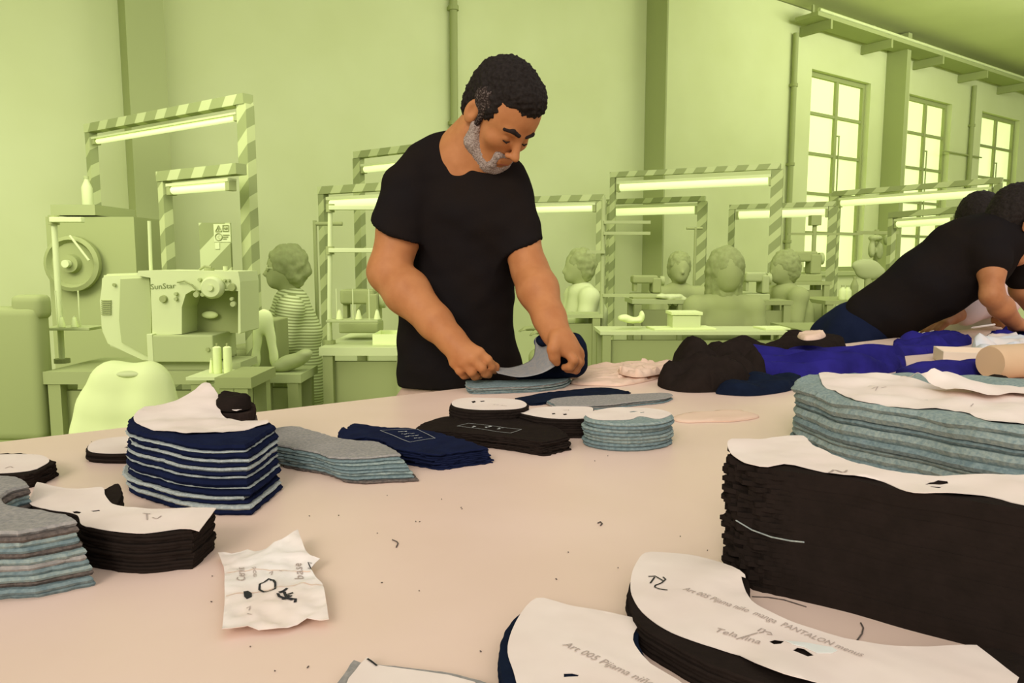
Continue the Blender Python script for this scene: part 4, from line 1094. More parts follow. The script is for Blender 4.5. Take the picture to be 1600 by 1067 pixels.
# ---- 6 round grey stack
import itertools
cx, cy, rx, ry = 981, 650, 68, 11.5
pts = [(cx + rx * math.cos(t), cy + ry * math.sin(t) * (1 if math.sin(t) > 0 else 1.05)) for t in [i * 2 * math.pi / 20 for i in range(20)]]
S = Stack(pts, .042, amp=.0010, seed=31)
S.layers('cloth_sheet', 8, [TEAL2, TEAL, TEAL2, TEAL, TEAL2, TEAL2, TEAL, TEAL], '{} cloth sheet of the round blue-grey stack in the middle', 'cloth sheet', SG.format('round blue-grey'), jg=.0018, off=.0022, bulge=.0025, grid=.012)
Pq = Paper('pattern_paper', [(915, 648), (930, 641), (960, 637.5), (1000, 637.5), (1035, 641), (1049, 648), (1030, 655), (1000, 651), (985, 656), (955, 657), (930, 655)], S.top, PAPER, 'round cream paper pattern on the round blue-grey stack', wave=S.wave, holes=[[(983, 644), (990, 643), (998, 643.5), (992, 645), (985, 645.3)], [(1000, 645.5), (1007, 645), (1006, 646.5), (1001, 647)]])
# ---- 7 small grey stack at the man's hands
pts = [(730, 597), (736, 594), (800, 594), (860, 588), (888, 586), (888, 590), (876, 596), (840, 601), (790, 603), (738, 604)]
S = Stack(pts, .016, amp=.0008, seed=35)
S.layers('cloth_sheet', 6, [TEAL, GREY, TEAL2, TEAL, TEAL2, TEAL], '{} cloth sheet of the grey stack under the standing man\'s hands', 'cloth sheet', SG.format('grey (under the hands)'), jg=.002, off=.004, grid=.015)
# ---- 8 navy strip, 9 grey flat stack
S = Stack([(806, 624), (835, 616), (880, 610), (930, 606), (952, 606), (985, 612), (985, 612), (950, 617), (900, 622), (860, 626), (832, 629)], .006, amp=.0014, seed=37)
S.solid('navy_cloth_stack', 3, NAVYD, 'thin dark navy cloth strip lying in front of the small grey stack', 'cloth stack', jg=.003, off=.002)
S = Stack([(857, 625), (872, 621), (915, 618), (960, 616), (1010, 614.5), (1042, 614), (1047, 618), (1030, 623), (990, 627), (940, 632), (876, 634), (866, 630)], .009, amp=.0007, seed=39)
S.layers('cloth_sheet', 4, [GREY, TEAL, GREY, TEAL], '{} cloth sheet of the low flat grey stack by the navy strip', 'cloth sheet', SG.format('low flat grey'), jg=.002, off=.003, grid=.014)

# ---- 13 big grey stack right
pts = [(1245, 597), (1262, 590), (1300, 585), (1400, 583), (1500, 586), (1620, 592), (1720, 600), (1790, 620), (1800, 645), (1760, 668), (1690, 676), (1600, 668), (1560, 664), (1510, 657), (1450, 645), (1380, 635), (1320, 625), (1275, 612), (1250, 604)]
S = Stack(pts, .088, amp=.0042, seed=43, step=.008)
S.layers('cloth_sheet', 8, [TEAL2, TEAL2, TEAL, TEAL2, TEAL, TEAL2, TEAL2, TEAL], '{} cloth sheet of the tall blue-grey stack at the right edge', 'cloth sheet', SG.format('tall blue-grey'), jg=.0022, off=.006, bulge=.0045, grid=.025, thick=[1, 1.5, 1, 1.4, 1.8, 1.2, 1.7, 1.3])
WG = S.wave
Pq = Paper('pattern_paper', [(1281, 592, 0), (1283, 584, 0), (1320, 585, 0), (1352, 589, 0), (1370, 587, .003), (1392, 584, .008), (1412, 590, .004), (1440, 597, .002), (1500, 604, 0), (1600, 604, 0), (1700, 612, 0), (1740, 640, 0), (1700, 662, 0), (1600, 661, 0), (1545, 659, 0), (1510, 645, 0), (1445, 637, .001), (1410, 634, .001), (1375, 629, 0), (1345, 628, .001), (1328, 622, 0), (1305, 611, 0), (1288, 604, 0)], S.top, PAPER, 'large cream paper pattern lying on the tall blue-grey stack', wave=WG, crumple=.0016, grid=.009)
Pq.ink('pen_mark', [[(1356, 604), (1367, 602)], [(1362, 607), (1372, 605), (1368, 609)], [(1377, 606), (1385, 604)], [(1517, 634), (1521, 630)]], .0006, PENCIL)
Paper('pattern_paper', [(1406, 590, 0), (1420, 582, .016), (1436, 574, .03), (1450, 571, .034), (1466, 576, .028), (1485, 588, .012), (1510, 594, .006), (1560, 600, .004), (1600, 603, .003), (1660, 606, .002), (1640, 616, 0), (1560, 617, .002), (1500, 612, .006), (1460, 607, .004), (1425, 600, .002)], S.top + .006, PAPER, 'second cream paper rising to a rounded peak on the tall blue-grey stack', wave=WG, crumple=.0015, grid=.008)

# ---- 14 black stack right with paper
pts = [(1142, 712), (1150, 696), (1250, 688), (1275, 702), (1350, 729), (1444, 744), (1600, 744), (1760, 738), (1900, 730), (2000, 760), (1960, 830), (1800, 835), (1690, 812), (1600, 796), (1520, 783), (1428, 768), (1340, 752), (1260, 740), (1200, 731), (1160, 723)]
S = Stack(pts, .108, amp=.0020, seed=47, step=.0035)
lend = lambda p: max(.015, min(1.0, (.235 - p.x) / .04))
S.solid('black_cloth_stack', 26, BLK, 'tall black cloth stack with ragged left end at the right edge', 'cloth stack', jg=.0075, off=.0003, where=lend, bulge=0)
bs_ = bpy.data.objects[-1] if False else None
Pq = Paper('pattern_paper', [(1138, 692, .001), (1180, 687, .001), (1250, 682, 0), (1275, 700, 0), (1350, 728, 0), (1444, 743, 0), (1600, 744, 0), (1760, 738, 0), (1900, 736, 0), (1940, 780, 0), (1800, 820, 0), (1690, 805, 0), (1600, 789, 0), (1547, 775, 0), (1480, 773, .001), (1428, 771, 0), (1381, 753, 0), (1319, 743, .001), (1260, 734, 0), (1225, 729, 0), (1187, 729, .001), (1150, 715, .001)], S.top, PAPER, 'long cream paper pattern on the tall ragged black stack', wave=S.wave, crumple=.0012, grid=.007,
  holes=[[(1445, 759), (1452, 754), (1466, 749.5), (1480, 751), (1482, 754), (1468, 756)], [(1450, 763), (1474, 761), (1467, 765.5), (1455, 764.5)]])
Pq.ink('pen_mark', [[(1295, 740), (1300, 737), (1302, 735), (1308, 736), (1315, 739), (1321, 738), (1323, 736)]], .0009, PENCIL)
# white thread hanging on the black side
T = [onz(1150, 813, TZ)]
zz = [(1150, 813), (1175, 828), (1205, 839), (1235, 845), (1256, 847)]
Yb_ = [.612, .595, .572, .55, .538]
mb = MB(); mb.tube([at(x, y, Y) for (x, y), Y in zip(zz, Yb_)], .0006, 6); tag(mb.build('loose_thread', PALEG), 'loose white thread on the side of the tall black stack', 'thread')

# ---- 15 T2 paper on thin black stack
pts = [(982, 938), (984, 912), (992, 890), (1009, 874), (1050, 874), (1114, 886), (1164, 903), (1170, 932), (1185, 950), (1235, 975), (1281, 992), (1324, 1005), (1385, 1016), (1470, 1018), (1560, 1012), (1620, 1040), (1640, 1100), (1590, 1130), (1450, 1130), (1330, 1100), (1250, 1080), (1170, 1058), (1100, 1032), (1040, 1000), (998, 972)]
S = Stack(pts, .020, amp=.0006, seed=51, step=.004)
S.solid('black_cloth_stack', 6, BLK, 'thin black cloth stack under the curved paper marked T2', 'cloth stack', jg=.0008, off=.001)
T2 = Paper('pattern_paper', [(985, 918, 0), (990, 890, 0), (1008, 865, .001), (1040, 866, 0), (1076, 869, .001), (1114, 877, .002), (1145, 886, .006), (1164, 894, .009), (1165, 899, .008), (1158, 906, .003), (1162, 920, .001), (1170, 934, .002), (1183, 947, .002), (1231, 970, .002), (1275, 986, 0), (1319, 999, 0), (1381, 1010, 0), (1430, 1013, 0), (1469, 1011, .001), (1526, 1011, 0), (1526, 1011, 0), (1592, 1062, 0), (1592, 1062, 0), (1560, 1110, 0), (1440, 1110, 0), (1330, 1085, 0), (1275, 1067, .004), (1225, 1052, .006), (1180, 1035, .004), (1156, 1027, 0), (1100, 1009, 0), (1050, 990, 0), (1012, 965, 0), (992, 942, 0)], S.top, PAPER, 'curved cream paper pattern marked T2 in the right foreground', wave=S.wave, crumple=.0006, grid=.005,
  holes=[[(1201, 1008), (1210, 1005), (1226, 1006), (1220, 1012), (1209, 1013)], [(1238, 1022), (1246, 1016.5), (1256, 1018), (1272, 1029), (1262, 1031)]])
T2.ink('letters_t_and_2', [[(1013, 901), (1024, 900.5), (1036, 908)], [(1023, 902), (1016, 912)], [(1036, 902), (1040, 906), (1034, 911), (1024, 915), (1023, 918), (1030, 921), (1043, 922.5)]], .0007)
T2.text('handwriting', 'Art 005 Pijama niño  manga  PANTALON menus', (1066, 926), (1346, 1031), .0095)
T2.text('handwriting', 'Tela fina', (1114, 990), (1184, 1012), .0095)
T2.ink('pen_mark', [[(1184, 987), (1190, 983), (1196, 985), (1192, 989), (1186, 990)], [(1150, 999), (1184, 990)], [(1196, 988), (1204, 989), (1206, 993), (1198, 992)]], .0005, PENCIL)
# folded tongue inside hole
T2.patch('folded_flap', [(1226, 1007), (1262, 1010), (1300, 1016), (1308, 1021), (1300, 1025), (1276, 1026), (1256, 1017), (1240, 1014)], mat('paper_back', (224, 222, 214), .7), 'turned-back white paper flap')
# ---- 16 bottom navy stack + paper
pts = [(819, 953), (798, 972), (784, 1000), (780, 1030), (786, 1067), (800, 1110), (850, 1180), (1000, 1180), (1090, 1110), (1062, 1070), (1040, 1052), (1014, 1036), (1003, 1020), (995, 1000), (998, 986), (1004, 976), (985, 966), (941, 957), (895, 951), (845, 938)]
S = Stack(pts, .012, amp=.0004, seed=55, step=.004)
S.solid('navy_cloth_stack', 4, NAVYD, 'thin navy cloth stack at the bottom edge under a curved paper', 'cloth stack', jg=.0007, off=.0008)
Pq = Paper('pattern_paper', [(838, 936, .001), (850, 936, .001), (895, 949, 0), (941, 956, 0), (979, 964, .001), (1007, 972, .002), (994, 985, 0), (989, 1002, 0), (1002, 1024, 0), (1016, 1038, 0), (1045, 1056, 0), (1072, 1075, 0), (1090, 1110, 0), (1000, 1170, 0), (850, 1170, 0), (814, 1090, 0), (802, 1050, 0), (793, 1020, 0), (797, 995, 0), (808, 970, 0), (822, 950, 0)], S.top, PAPER, 'curved cream paper pattern on the navy stack at the bottom edge', wave=S.wave, crumple=.0006, grid=.005, holes=[[(881, 1060), (881, 1054), (894, 1053.5), (905, 1056), (903, 1058.5)]])
Pq.text('handwriting', 'Art 005 Pijama niño', (878, 1012), (1018, 1078), .0095)
# ---- bottom middle sheet
S = Stack([(551, 1033), (562, 1037), (640, 1046), (720, 1058), (770, 1085), (700, 1180), (560, 1180), (500, 1110), (527, 1067), (540, 1048)], .006, seed=57)
S.solid('grey_cloth_stack', 2, GREY, 'grey marl cloth edge at the bottom under a cream sheet', 'cloth stack', jg=.0006)
Pq = Paper('pattern_paper', [(563, 1040), (574, 1029), (590, 1041), (640, 1048), (700, 1057), (742, 1068), (760, 1090), (700, 1160), (570, 1160), (530, 1100), (545, 1062)], S.top, PAPER, 'cream sheet corner at the middle of the bottom edge', crumple=.0008, smooth=False)
Pq.ink('pen_mark', [[(574, 1030), (580, 1034), (589, 1041)]], .0008)

# ---- crumpled paper label
cp = Paper('crumpled_paper', [(341, 869, .001), (341, 869, .001), (387, 866, .001), (417, 859, .006), (440, 845, .012), (466, 831, .014), (466, 831, .014), (470, 844, .012), (477, 860, .01), (485, 872, .008), (500, 880, .004), (492, 887, .003), (485, 894, .002), (492, 902, .004), (495, 910, .004), (504, 914, .006), (504, 914, .006), (509, 940, .004), (512, 958, .004), (514, 968, .006), (514, 968, .006), (480, 974, .001), (450, 983, .001), (420, 987, .001), (387, 985, .002), (347, 990, .003), (347, 990, .003), (351, 950, .003), (351, 920, .005), (350, 892, .002)], TZ + .002, PAPERW, 'crumpled white paper note with a dark circle and marks lying alone on the table', cat='paper note', smooth=True, crumple=.0035, grid=.004, seed=8, ckk=40)
cp.ink('hand_drawn_circle', [[(406, 910), (412, 908), (420, 906), (427, 908), (430, 913), (430, 919), (424, 922), (412, 924.5), (407, 922), (405, 916), (406, 910)]], .0009)
cp.ink('pen_scrawl', [[(434, 925), (436, 930), (444, 934)], [(436, 924), (449, 923)], [(444, 925), (447, 932), (441, 937)], [(447, 929), (458, 927)], [(452, 931), (443, 937), (456, 938), (462, 936), (461, 941)], [(450, 932), (456, 933)]], .0012)
cp.patch('ink_blot', [(381, 938), (388, 936), (394, 938), (394, 943), (386, 947), (382, 944)], INK)
cp.text('handwriting', 'Cenin', (384, 923), (382, 896), .010)
cp.text('handwriting', 'base', (475, 914), (471, 892), .011)
cp.text('handwriting', 'mod', (402, 915), (400, 900), .006)
cp.ink('letter_n', [[(481, 880), (487, 881), (481, 875), (487, 874)]], .0005)
cp.ink('pen_mark', [[(385, 950), (391, 949), (389, 953)], [(386, 959), (393, 960)], [(420, 892), (426, 890), (424, 896)], [(436, 888), (440, 891)]], .0004, PENCIL)
cp.ink('fold_line', [[(352, 895), (400, 891), (485, 887)], [(353, 930), (400, 922), (470, 916), (504, 914)]], .0004, PAPERP)

# ---- left stacks
pts = [(-60, 742), (0, 741), (30, 744), (47, 756), (47, 756), (22, 763), (6, 772), (8, 782), (24, 790), (73, 797), (100, 803), (121, 813), (121, 813), (33, 828), (33, 828), (0, 829), (-70, 829), (-110, 790)]
S = Stack(pts, .056, corner=(13, 55, 936), amp=.0013, seed=61)
S.shift = Vector((S.shift.x, S.shift.y))
S.layers('cloth_sheet', 12, [GREY, GREYD, TEAL2, TEAL, GREYD, TEAL2, GREY, TEAL, TEAL2, GREYD, TEAL, TEAL], '{} cloth sheet of the tall grey stack at the left edge', 'cloth sheet', SG.format('tall left grey'), jg=.0016, off=.0028)
# black stack with two-armed paper
pts = [(50, 790), (58, 756), (64, 758), (110, 766), (158, 766), (184, 756), (190, 772), (184, 791), (230, 794), (262, 796), (330, 797), (322, 812), (300, 829), (300, 829), (281, 830), (226, 835), (172, 831), (128, 822), (122, 806), (90, 800)]
S = Stack(pts, .036, amp=.0010, seed=65, step=.004)
S.solid('black_cloth_stack', 12, BLK, 'black cloth stack with a pale pattern right of the left grey stack', 'cloth stack', jg=.0035, off=.0012, where=lambda p: 1.0 if p.x > -.215 else .3)
Pq = Paper('pattern_paper', [(47, 790, 0), (51, 770, .003), (58, 753, .005), (64, 756, .003), (90, 763, 0), (121, 765, 0), (159, 763, .001), (164, 775, 0), (172, 785, 0), (183, 790, 0), (220, 794, 0), (256, 796, .001), (300, 795, .002), (338, 795, .004), (338, 795, .004), (325, 815, .002), (311, 831, .004), (311, 831, .004), (281, 828, 0), (250, 831, 0), (226, 834, 0), (200, 833, 0), (172, 830, 0), (150, 827, 0), (128, 822, 0), (121, 806, 0), (100, 801, 0), (70, 796, 0)], S.top, PAPER, 'cream paper pattern with a curved notch on the black stack at the left', wave=S.wave, crumple=.0008, grid=.006, holes=[[(113, 801), (120, 799.5), (128, 801), (124, 803.5), (116, 803.5)], [(141, 799), (155, 797), (157, 799), (146, 800.5)]])
Pq.ink('pen_mark', [[(223, 803), (235, 804)], [(229, 804), (230, 812)], [(238, 808), (245, 811), (252, 806)]], .0006, PENCIL)
# small black stack with rounded paper
S = Stack([(137, 704), (140, 696), (152, 689), (178, 685), (206, 683), (240, 684), (240, 706), (206, 710), (170, 710), (142, 708)], .013, seed=67)
S.solid('black_cloth_stack', 4, BLK, 'low black cloth stack with rounded paper partly hidden by the striped stack', 'cloth stack', jg=.0008)
Paper('pattern_paper', [(137, 702), (141, 694), (153, 688), (178, 684), (206, 682), (236, 683), (236, 704), (206, 708), (170, 709), (145, 707)], S.top, PAPER, 'rounded cream paper pattern on the low black stack behind the striped one', wave=S.wave, holes=[[(194, 700), (199, 698), (205, 699), (203, 701)]])
# far left black stack with oval paper
pts = [(-60, 715), (-20, 710), (40, 709), (78, 718), (82, 724), (60, 736), (30, 742), (-20, 744), (-60, 738)]
S = Stack(pts, .019, corner=(4, 90, 742), seed=69, step=.004); S.shift *= .5
S.solid('black_cloth_stack', 6, BLK, 'black cloth stack with an oval paper at the far left edge', 'cloth stack', jg=.003, off=.001)
Pq = Paper('pattern_paper', [(-60, 716), (-10, 711), (58, 711), (77, 720), (64, 730), (47, 736), (0, 740), (-50, 738)], S.top, PAPER, 'oval cream paper pattern at the far left edge', wave=S.wave)
Pq.ink('pen_mark', [[(8, 732), (16, 729), (20, 731)]], .0006, PENCIL)

# ---- papers and cloth far right of the man
cr = [[(889, 588), (905, 580), (935, 574), (958, 573), (985, 570), (1020, 571), (1040, 573), (1030, 583), (1000, 590), (960, 596), (930, 597), (900, 594)],
      [(893, 598), (930, 590), (965, 586), (1010, 582), (1035, 586), (1020, 594), (975, 603), (940, 603), (905, 602)],
      [(965, 582), (1000, 574), (1052, 572), (1060, 577), (1035, 584), (995, 590)]]
for k, c in enumerate(cr):
    heap('paper_scrap', c, [.012, .010, .018][k], PAPERP, ['crumpled peach paper left of the black cloth heap, largest', 'flat peach paper in front of the crumpled one', 'peach paper touching the black cloth heap'][k], 'paper', 'peach papers on the table', seed=70 + k, edge=.006, k=26, ridge=.95, grid=.008, base=TZ + [0, .0002, .012][k])
heap('paper_scrap', [(1050, 655), (1075, 647), (1110, 645), (1150, 643), (1186, 652), (1150, 659), (1110, 660), (1070, 661)], .003, PAPERP, 'thin peach paper strip right of the round stack', 'paper', 'peach papers on the table', seed=77, edge=.01, k=14)
# black heap
heap('black_cloth_heap', [(1028, 603), (1034, 592), (1055, 580), (1085, 571), (1120, 569), (1160, 571), (1185, 578), (1198, 590), (1190, 600), (1150, 610), (1090, 614), (1050, 611)], .085, BLK, 'large heap of black cloth left of the blue cloth', 'cloth heap', seed=80, k=16, ridge=.85, edge=.05, kx=.8, ky=1.5)
heap('black_cloth_heap', [(1118, 614), (1150, 602), (1200, 596), (1245, 592), (1252, 602), (1230, 612), (1180, 619), (1140, 618)], .026, NAVYD, 'low dark navy cloth in front of the black heap', 'cloth heap', seed=81, k=12, ridge=.7)
heap('black_cloth_heap', [(1062, 573), (1100, 566), (1150, 560), (1200, 553), (1260, 545), (1310, 540), (1320, 546), (1270, 556), (1200, 566), (1130, 574), (1080, 578)], .075, BLK, 'black cloth roll along the far table edge behind the blue cloth', 'cloth heap', seed=82, k=10, ridge=.8, edge=.06)
# royal blue cloths
heap('blue_cloth_heap', [(1120, 582), (1130, 572), (1200, 568), (1260, 563), (1330, 562), (1400, 562), (1416, 572), (1395, 582), (1340, 588), (1250, 592), (1190, 590), (1150, 588)], .062, ROYAL, 'long royal blue cloth heap right of the black one', 'cloth heap', seed=85, k=11, ridge=.9, kx=.35, ky=3.0, edge=.04)
heap('blue_cloth_heap', [(1260, 562), (1300, 556), (1350, 552), (1400, 550), (1440, 547), (1475, 546), (1482, 550), (1450, 553), (1400, 558), (1370, 566), (1310, 568)], .02, ROYAL, 'thin blue cloth tail reaching right behind the blue heap', 'cloth heap', seed=86, k=6, ridge=.5, ky=2.6)
heap('blue_cloth_heap', [(1395, 541), (1430, 535), (1470, 531), (1510, 532), (1515, 539), (1470, 544), (1430, 546)], .045, ROYAL, 'blue cloth heap under the leaning worker\'s chest', 'cloth heap', seed=87, k=13, ridge=.9)
heap('blue_cloth_heap', [(1540, 532), (1570, 526), (1620, 522), (1660, 526), (1640, 536), (1590, 540), (1555, 538)], .05, ROYAL, 'blue cloth heap at the right edge below the leaning worker\'s arm', 'cloth heap', seed=88, k=13, ridge=.9)
heap('blue_cloth_heap', [(1398, 588), (1420, 584), (1440, 578), (1480, 577), (1520, 576), (1562, 578), (1560, 586), (1510, 590), (1440, 598)], .03, ROYAL, 'small blue cloth behind the paper peaks', 'cloth heap', seed=89, k=8, ridge=.6)
# jacket of the worker / pale scraps
heap('paper_scrap', [(1246, 526), (1262, 522), (1284, 521), (1290, 526), (1278, 531), (1256, 532)], .014, PAPERP, 'small peach scrap at the leaning worker\'s hip', 'paper', seed=90, k=20, ridge=.8, base=TZ + .07, edge=.01)
PBLUE = mat('pale_blue_paper', (196, 200, 206), .8, (226, 206, 194), 8, spec=.1)
heap('paper_scrap', [(1516, 549), (1530, 540), (1550, 536), (1580, 538), (1606, 545), (1604, 553), (1560, 556), (1530, 556)], .05, PBLUE, 'crumpled pale bluish paper behind the shallow tray', 'paper', seed=91, k=12, ridge=.8, edge=.02)
heap('paper_scrap', [(1432, 533), (1450, 529), (1466, 530), (1462, 536), (1440, 538)], .04, PAPERW, 'small white paper under the leaning worker\'s chest', 'paper', seed=92, k=14, ridge=.6, edge=.02)
# shallow tray on the table
TRAYM = mat('tray_white', (228, 208, 186), .5)
ta0 = onz(1500, 573, TZ); ta1 = onz(1562, 585, TZ)
o = empty('tray', (ta0.x + .02, ta0.y, TZ), 'shallow cream tray behind the beige roll', 'tray')
tcx, tcy = ta0.x + .10, ta0.y + .06; trz = -.35
def rb(dx, dy, w, d_, z0, z1, nme):
    c = Vector((dx, dy, 0)); c.rotate(Matrix.Rotation(trz, 3, 'Z'))
    mb = MB(); mb.box((tcx + c.x, tcy + c.y, (z0 + z1) / 2), (w, d_, z1 - z0), trz, .001); mb.build(nme, TRAYM, o)
rb(0, 0, .22, .14, TZ + .001, TZ + .006, 'tray_base'); rb(0, -.068, .22, .004, TZ + .006, TZ + .036, 'tray_side'); rb(0, .068, .22, .004, TZ + .006, TZ + .036, 'tray_side'); rb(-.108, 0, .004, .13, TZ + .006, TZ + .036, 'tray_side'); rb(.108, 0, .004, .13, TZ + .006, TZ + .036, 'tray_side')
# beige roll
q = onz(1592, 600, TZ); a = at(1592, 572, q.y)
mb = MB(); r = (a.z - TZ) * .98
mb.lathe((q.x - .03, q.y + .06, TZ + r + .001), [(r * .3, 0), (r * .92, 0), (r, .01), (r, .35), (r * .92, .36), (r * .3, .36)], 32, (1, .35, 0))
tag(mb.build('paper_roll', mat('beige_card', (206, 172, 136), .7, (198, 164, 128), 6), None, True), 'thick beige roll lying at the right edge behind the tall grey stack', 'roll')
heap('cloth_scrap', [(1538, 601), (1550, 597), (1570, 598), (1576, 603), (1555, 605)], .02, BLK, 'small black cloth scrap in front of the beige roll', 'cloth scrap', seed=93, base=TZ + .0005, edge=.01, grid=.006)
# pencil on the far cloth
# pencil outline arcs on the table + lint
mb = MB()
arc = [(1164, 934), (1200, 941), (1240, 951), (1245, 962)]
def tline(name, pxs, r, m, label, cat):
    mb = MB(); mb.tube([onz(x, y, TZ + r + .0002) for x, y in pxs], r, 5); return tag(mb.build(name, m), label, cat)
tline('loose_thread', [(1175, 932), (1200, 933), (1225, 937), (1260, 948)], .0005, GREYD, 'dark thread on the table under the tall black stack', 'thread')
tline('loose_thread', [(1345, 973), (1349, 981), (1347, 990), (1339, 1001)], .0006, GREYD, 'short curved dark thread between the black stack and the T2 paper', 'thread')
tline('loose_thread', [(613, 843), (620, 846), (622, 849), (619, 855)], .0006, GREYD, 'curly dark hair-like thread alone in the middle of the table', 'thread')
tline('loose_thread', [(934, 817), (938, 815), (941, 818), (938, 821)], .0007, GREYD, 'tiny dark lint knot on the table left of the tall black stack', 'thread')
rr = random.Random(3); mbs = []
spots = [(721, 795), (655, 815), (655, 923), (595, 910), (589, 833), (530, 805), (484, 806), (605, 774), (650, 815), (888, 863), (966, 887), (752, 1018), (331, 900), (331, 940), (322, 843), (143, 690), (720, 793), (480, 1043), (430, 1048), (390, 1010), (930, 720), (950, 712), (1063, 838), (1105, 860), (690, 780), (870, 905)]
mb = MB()
for (x, y) in spots:
    p = onz(x, y, TZ + .0007); a_ = rr.uniform(0, 3); l = rr.uniform(.0006, .002); mb.cone(p, p + Vector((math.cos(a_) * l, math.sin(a_) * l, 0)), .0005, None, 5)
tag(mb.build('lint', GREYD, recentre=False), 'tiny dark lint specks scattered over the bare table', 'lint', kind='stuff')
# ================================================================== STANDING MAN
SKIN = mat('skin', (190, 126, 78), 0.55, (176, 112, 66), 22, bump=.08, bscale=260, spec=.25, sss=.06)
SHIRT = mat('black_tee', (33, 26, 22), 0.95, (29, 25, 25), 5, spec=.03, bump=.1, bscale=300)
HAIR = mat('dark_hair', (30, 23, 19), 0.75, (44, 36, 32), 160, bump=.5, bscale=300, spec=.15, lo=.4, hi=.8)
BEARD = mat('grey_beard', (184, 166, 154), 0.9, (96, 74, 62), 420, bump=.5, bscale=500, spec=.1, lo=.35, hi=.75)
GREYHAIR = mat('greying_hair', (46, 36, 32), 0.9, (128, 112, 104), 300, bump=.5, bscale=400, spec=.1, lo=.5, hi=.75)
BROW = mat('brow_hair', (36, 24, 20), 0.9)
LIP = mat('lip', (168, 92, 74), 0.5)
TROU = mat('pinkish_trousers', (196, 164, 148), 0.9, (184, 152, 138), 12, spec=.1, bump=.15)
A = at
man_base = at(715, 600, 1.80)
man = empty('person', (man_base.x, 1.80, 0), 'man in black t-shirt with grey beard, looking down and handling cut cloth at the table', 'person')

# --- head in local coordinates: +Y face, +Z up, +X the man's left... scale 1 = metres
def head_field():
    h = SDF()
    h.ell((0, -.012, .035), (.076, .098, .090), .02)                 # cranium
    h.ell((0, .035, .03), (.062, .055, .075), .03)                    # forehead
    h.ell((0, .035, -.045), (.056, .052, .060), .03)                   # mid face
    h.ell((0, .052, -.088), (.033, .032, .030), .025)                  # chin
    h.cap((-.050, -.010, -.060), (-.022, .055, -.095), .022, .018, .02)   # jaw
    h.cap((.050, -.010, -.060), (.022, .055, -.095), .022, .018, .02)
    h.ell((-.040, .058, -.022), (.024, .022, .019), .018); h.ell((.040, .058, -.022), (.024, .022, .019), .018)   # cheeks
    h.cap((-.034, .077, .020), (-.010, .085, .017), .010, .009, .012); h.cap((.034, .077, .020), (.010, .085, .017), .010, .009, .012)   # brow ridge
    h.ell((-.030, .092, .000), (.016, .010, .009), .008, op='s'); h.ell((.030, .092, .000), (.016, .010, .009), .008, op='s')    # sockets
    h.ell((-.030, .076, -.001), (.0125, .012, .0105), .003); h.ell((.030, .076, -.001), (.0125, .012, .0105), .003)      # closed lids
    h.cap((0, .088, .012), (0, .108, -.028), .0085, .0105, .010)         # nose ridge
    h.ell((0, .112, -.032), (.0115, .0115, .0095), .006)                # tip
    h.ell((-.013, .100, -.036), (.008, .009, .007), .005); h.ell((.013, .100, -.036), (.008, .009, .007), .005)   # alae
    h.cap((-.018, .089, -.058), (.018, .089, -.058), .0065, .0065, .008)  # lips
    h.cap((-.015, .087, -.068), (.015, .087, -.068), .0075, .0075, .008)
    for s_ in (-1, 1):                                                # ears
        R = Matrix.Rotation(s_ * .35, 3, 'Z')
        h.ell((s_ * .080, -.012, -.005), (.008, .020, .032), .004, R); h.ell((s_ * .088, -.008, .0), (.006, .010, .018), .003, R, op='s')
    return h
hc = at(781, 183, 1.72)
PITCHH, YAWH, ROLLH = math.radians(-47), math.radians(-136), math.radians(0)
HS = 0.92
def head_mat(c, yaw, pitch, roll, s):
    return Matrix.Translation(c) @ Matrix.Rotation(yaw, 4, 'Z') @ Matrix.Rotation(pitch, 4, 'X') @ Matrix.Rotation(roll, 4, 'Y') @ Matrix.Diagonal((s, s, s, 1))
HM = head_mat(hc, YAWH, PITCHH, ROLLH, HS)
body = SDF()
hf = head_field(); hf.xform(HM); body.add(hf)
def L(p): return HM @ Vector(p)
# neck, torso core
neck_b = at(727, 246, 1.79)
body.cap(L((0, -.035, -.05)), neck_b, .052, .058, .03)
body.cap(neck_b, at(724, 300, 1.83), .062, .09, .05)
body.cap(at(722, 300, 1.83), at(714, 560, 1.84), .09, .09, .06)
pel = at(708, 640, 1.84)
body.cap(at(714, 560, 1.84), pel, .09, .11, .06)
for sx in (-1, 1):
    hp = pel + Vector((sx * .085, 0, -.05)); kn = Vector((hp.x + sx * .01, hp.y + .01, .47)); an = Vector((kn.x, kn.y + .04, .09))
    body.cap(hp, kn, .082, .055, .04); body.cap(kn, an, .052, .036, .03); body.cap(an, an + Vector((0, -.13, -.05)), .035, .03, .02)
# arms
sR, eR, wR = at(645, 290, 1.76), at(607, 425, 1.70), at(706, 532, 1.60)
body.chain([sR, sR.lerp(eR, .5), eR], [.056, .052, .046], .02)
body.chain([eR, eR.lerp(wR, .3), eR.lerp(wR, .75), wR], [.045, .050, .037, .029], .02)
sL, eL, wL = at(790, 308, 1.80), at(829, 425, 1.72), at(868, 520, 1.60)
body.chain([sL, sL.lerp(eL, .5), eL], [.054, .048, .040], .02)
body.chain([eL, eL.lerp(wL, .3), eL.lerp(wL, .78), wL], [.041, .045, .034, .028], .02)
def hand(b, wrist, knuckles, fingers, thumb, rp=.013, k=.008):
    """knuckles: four points; fingers: per finger list of following joints; thumb: list from wrist"""
    for i, kn in enumerate(knuckles):
        b.cap(wrist.lerp(kn, .12), kn, rp * 1.35, rp, .014)
    for i, f in enumerate(fingers):
        pts = [knuckles[i]] + f; r = [.0115, .0098, .0088, .0078][:len(pts)]
        b.chain(pts, r, .004)
    r = [.017, .0135, .0108, .0088][:len(thumb)]
    b.chain(thumb, r, .007)
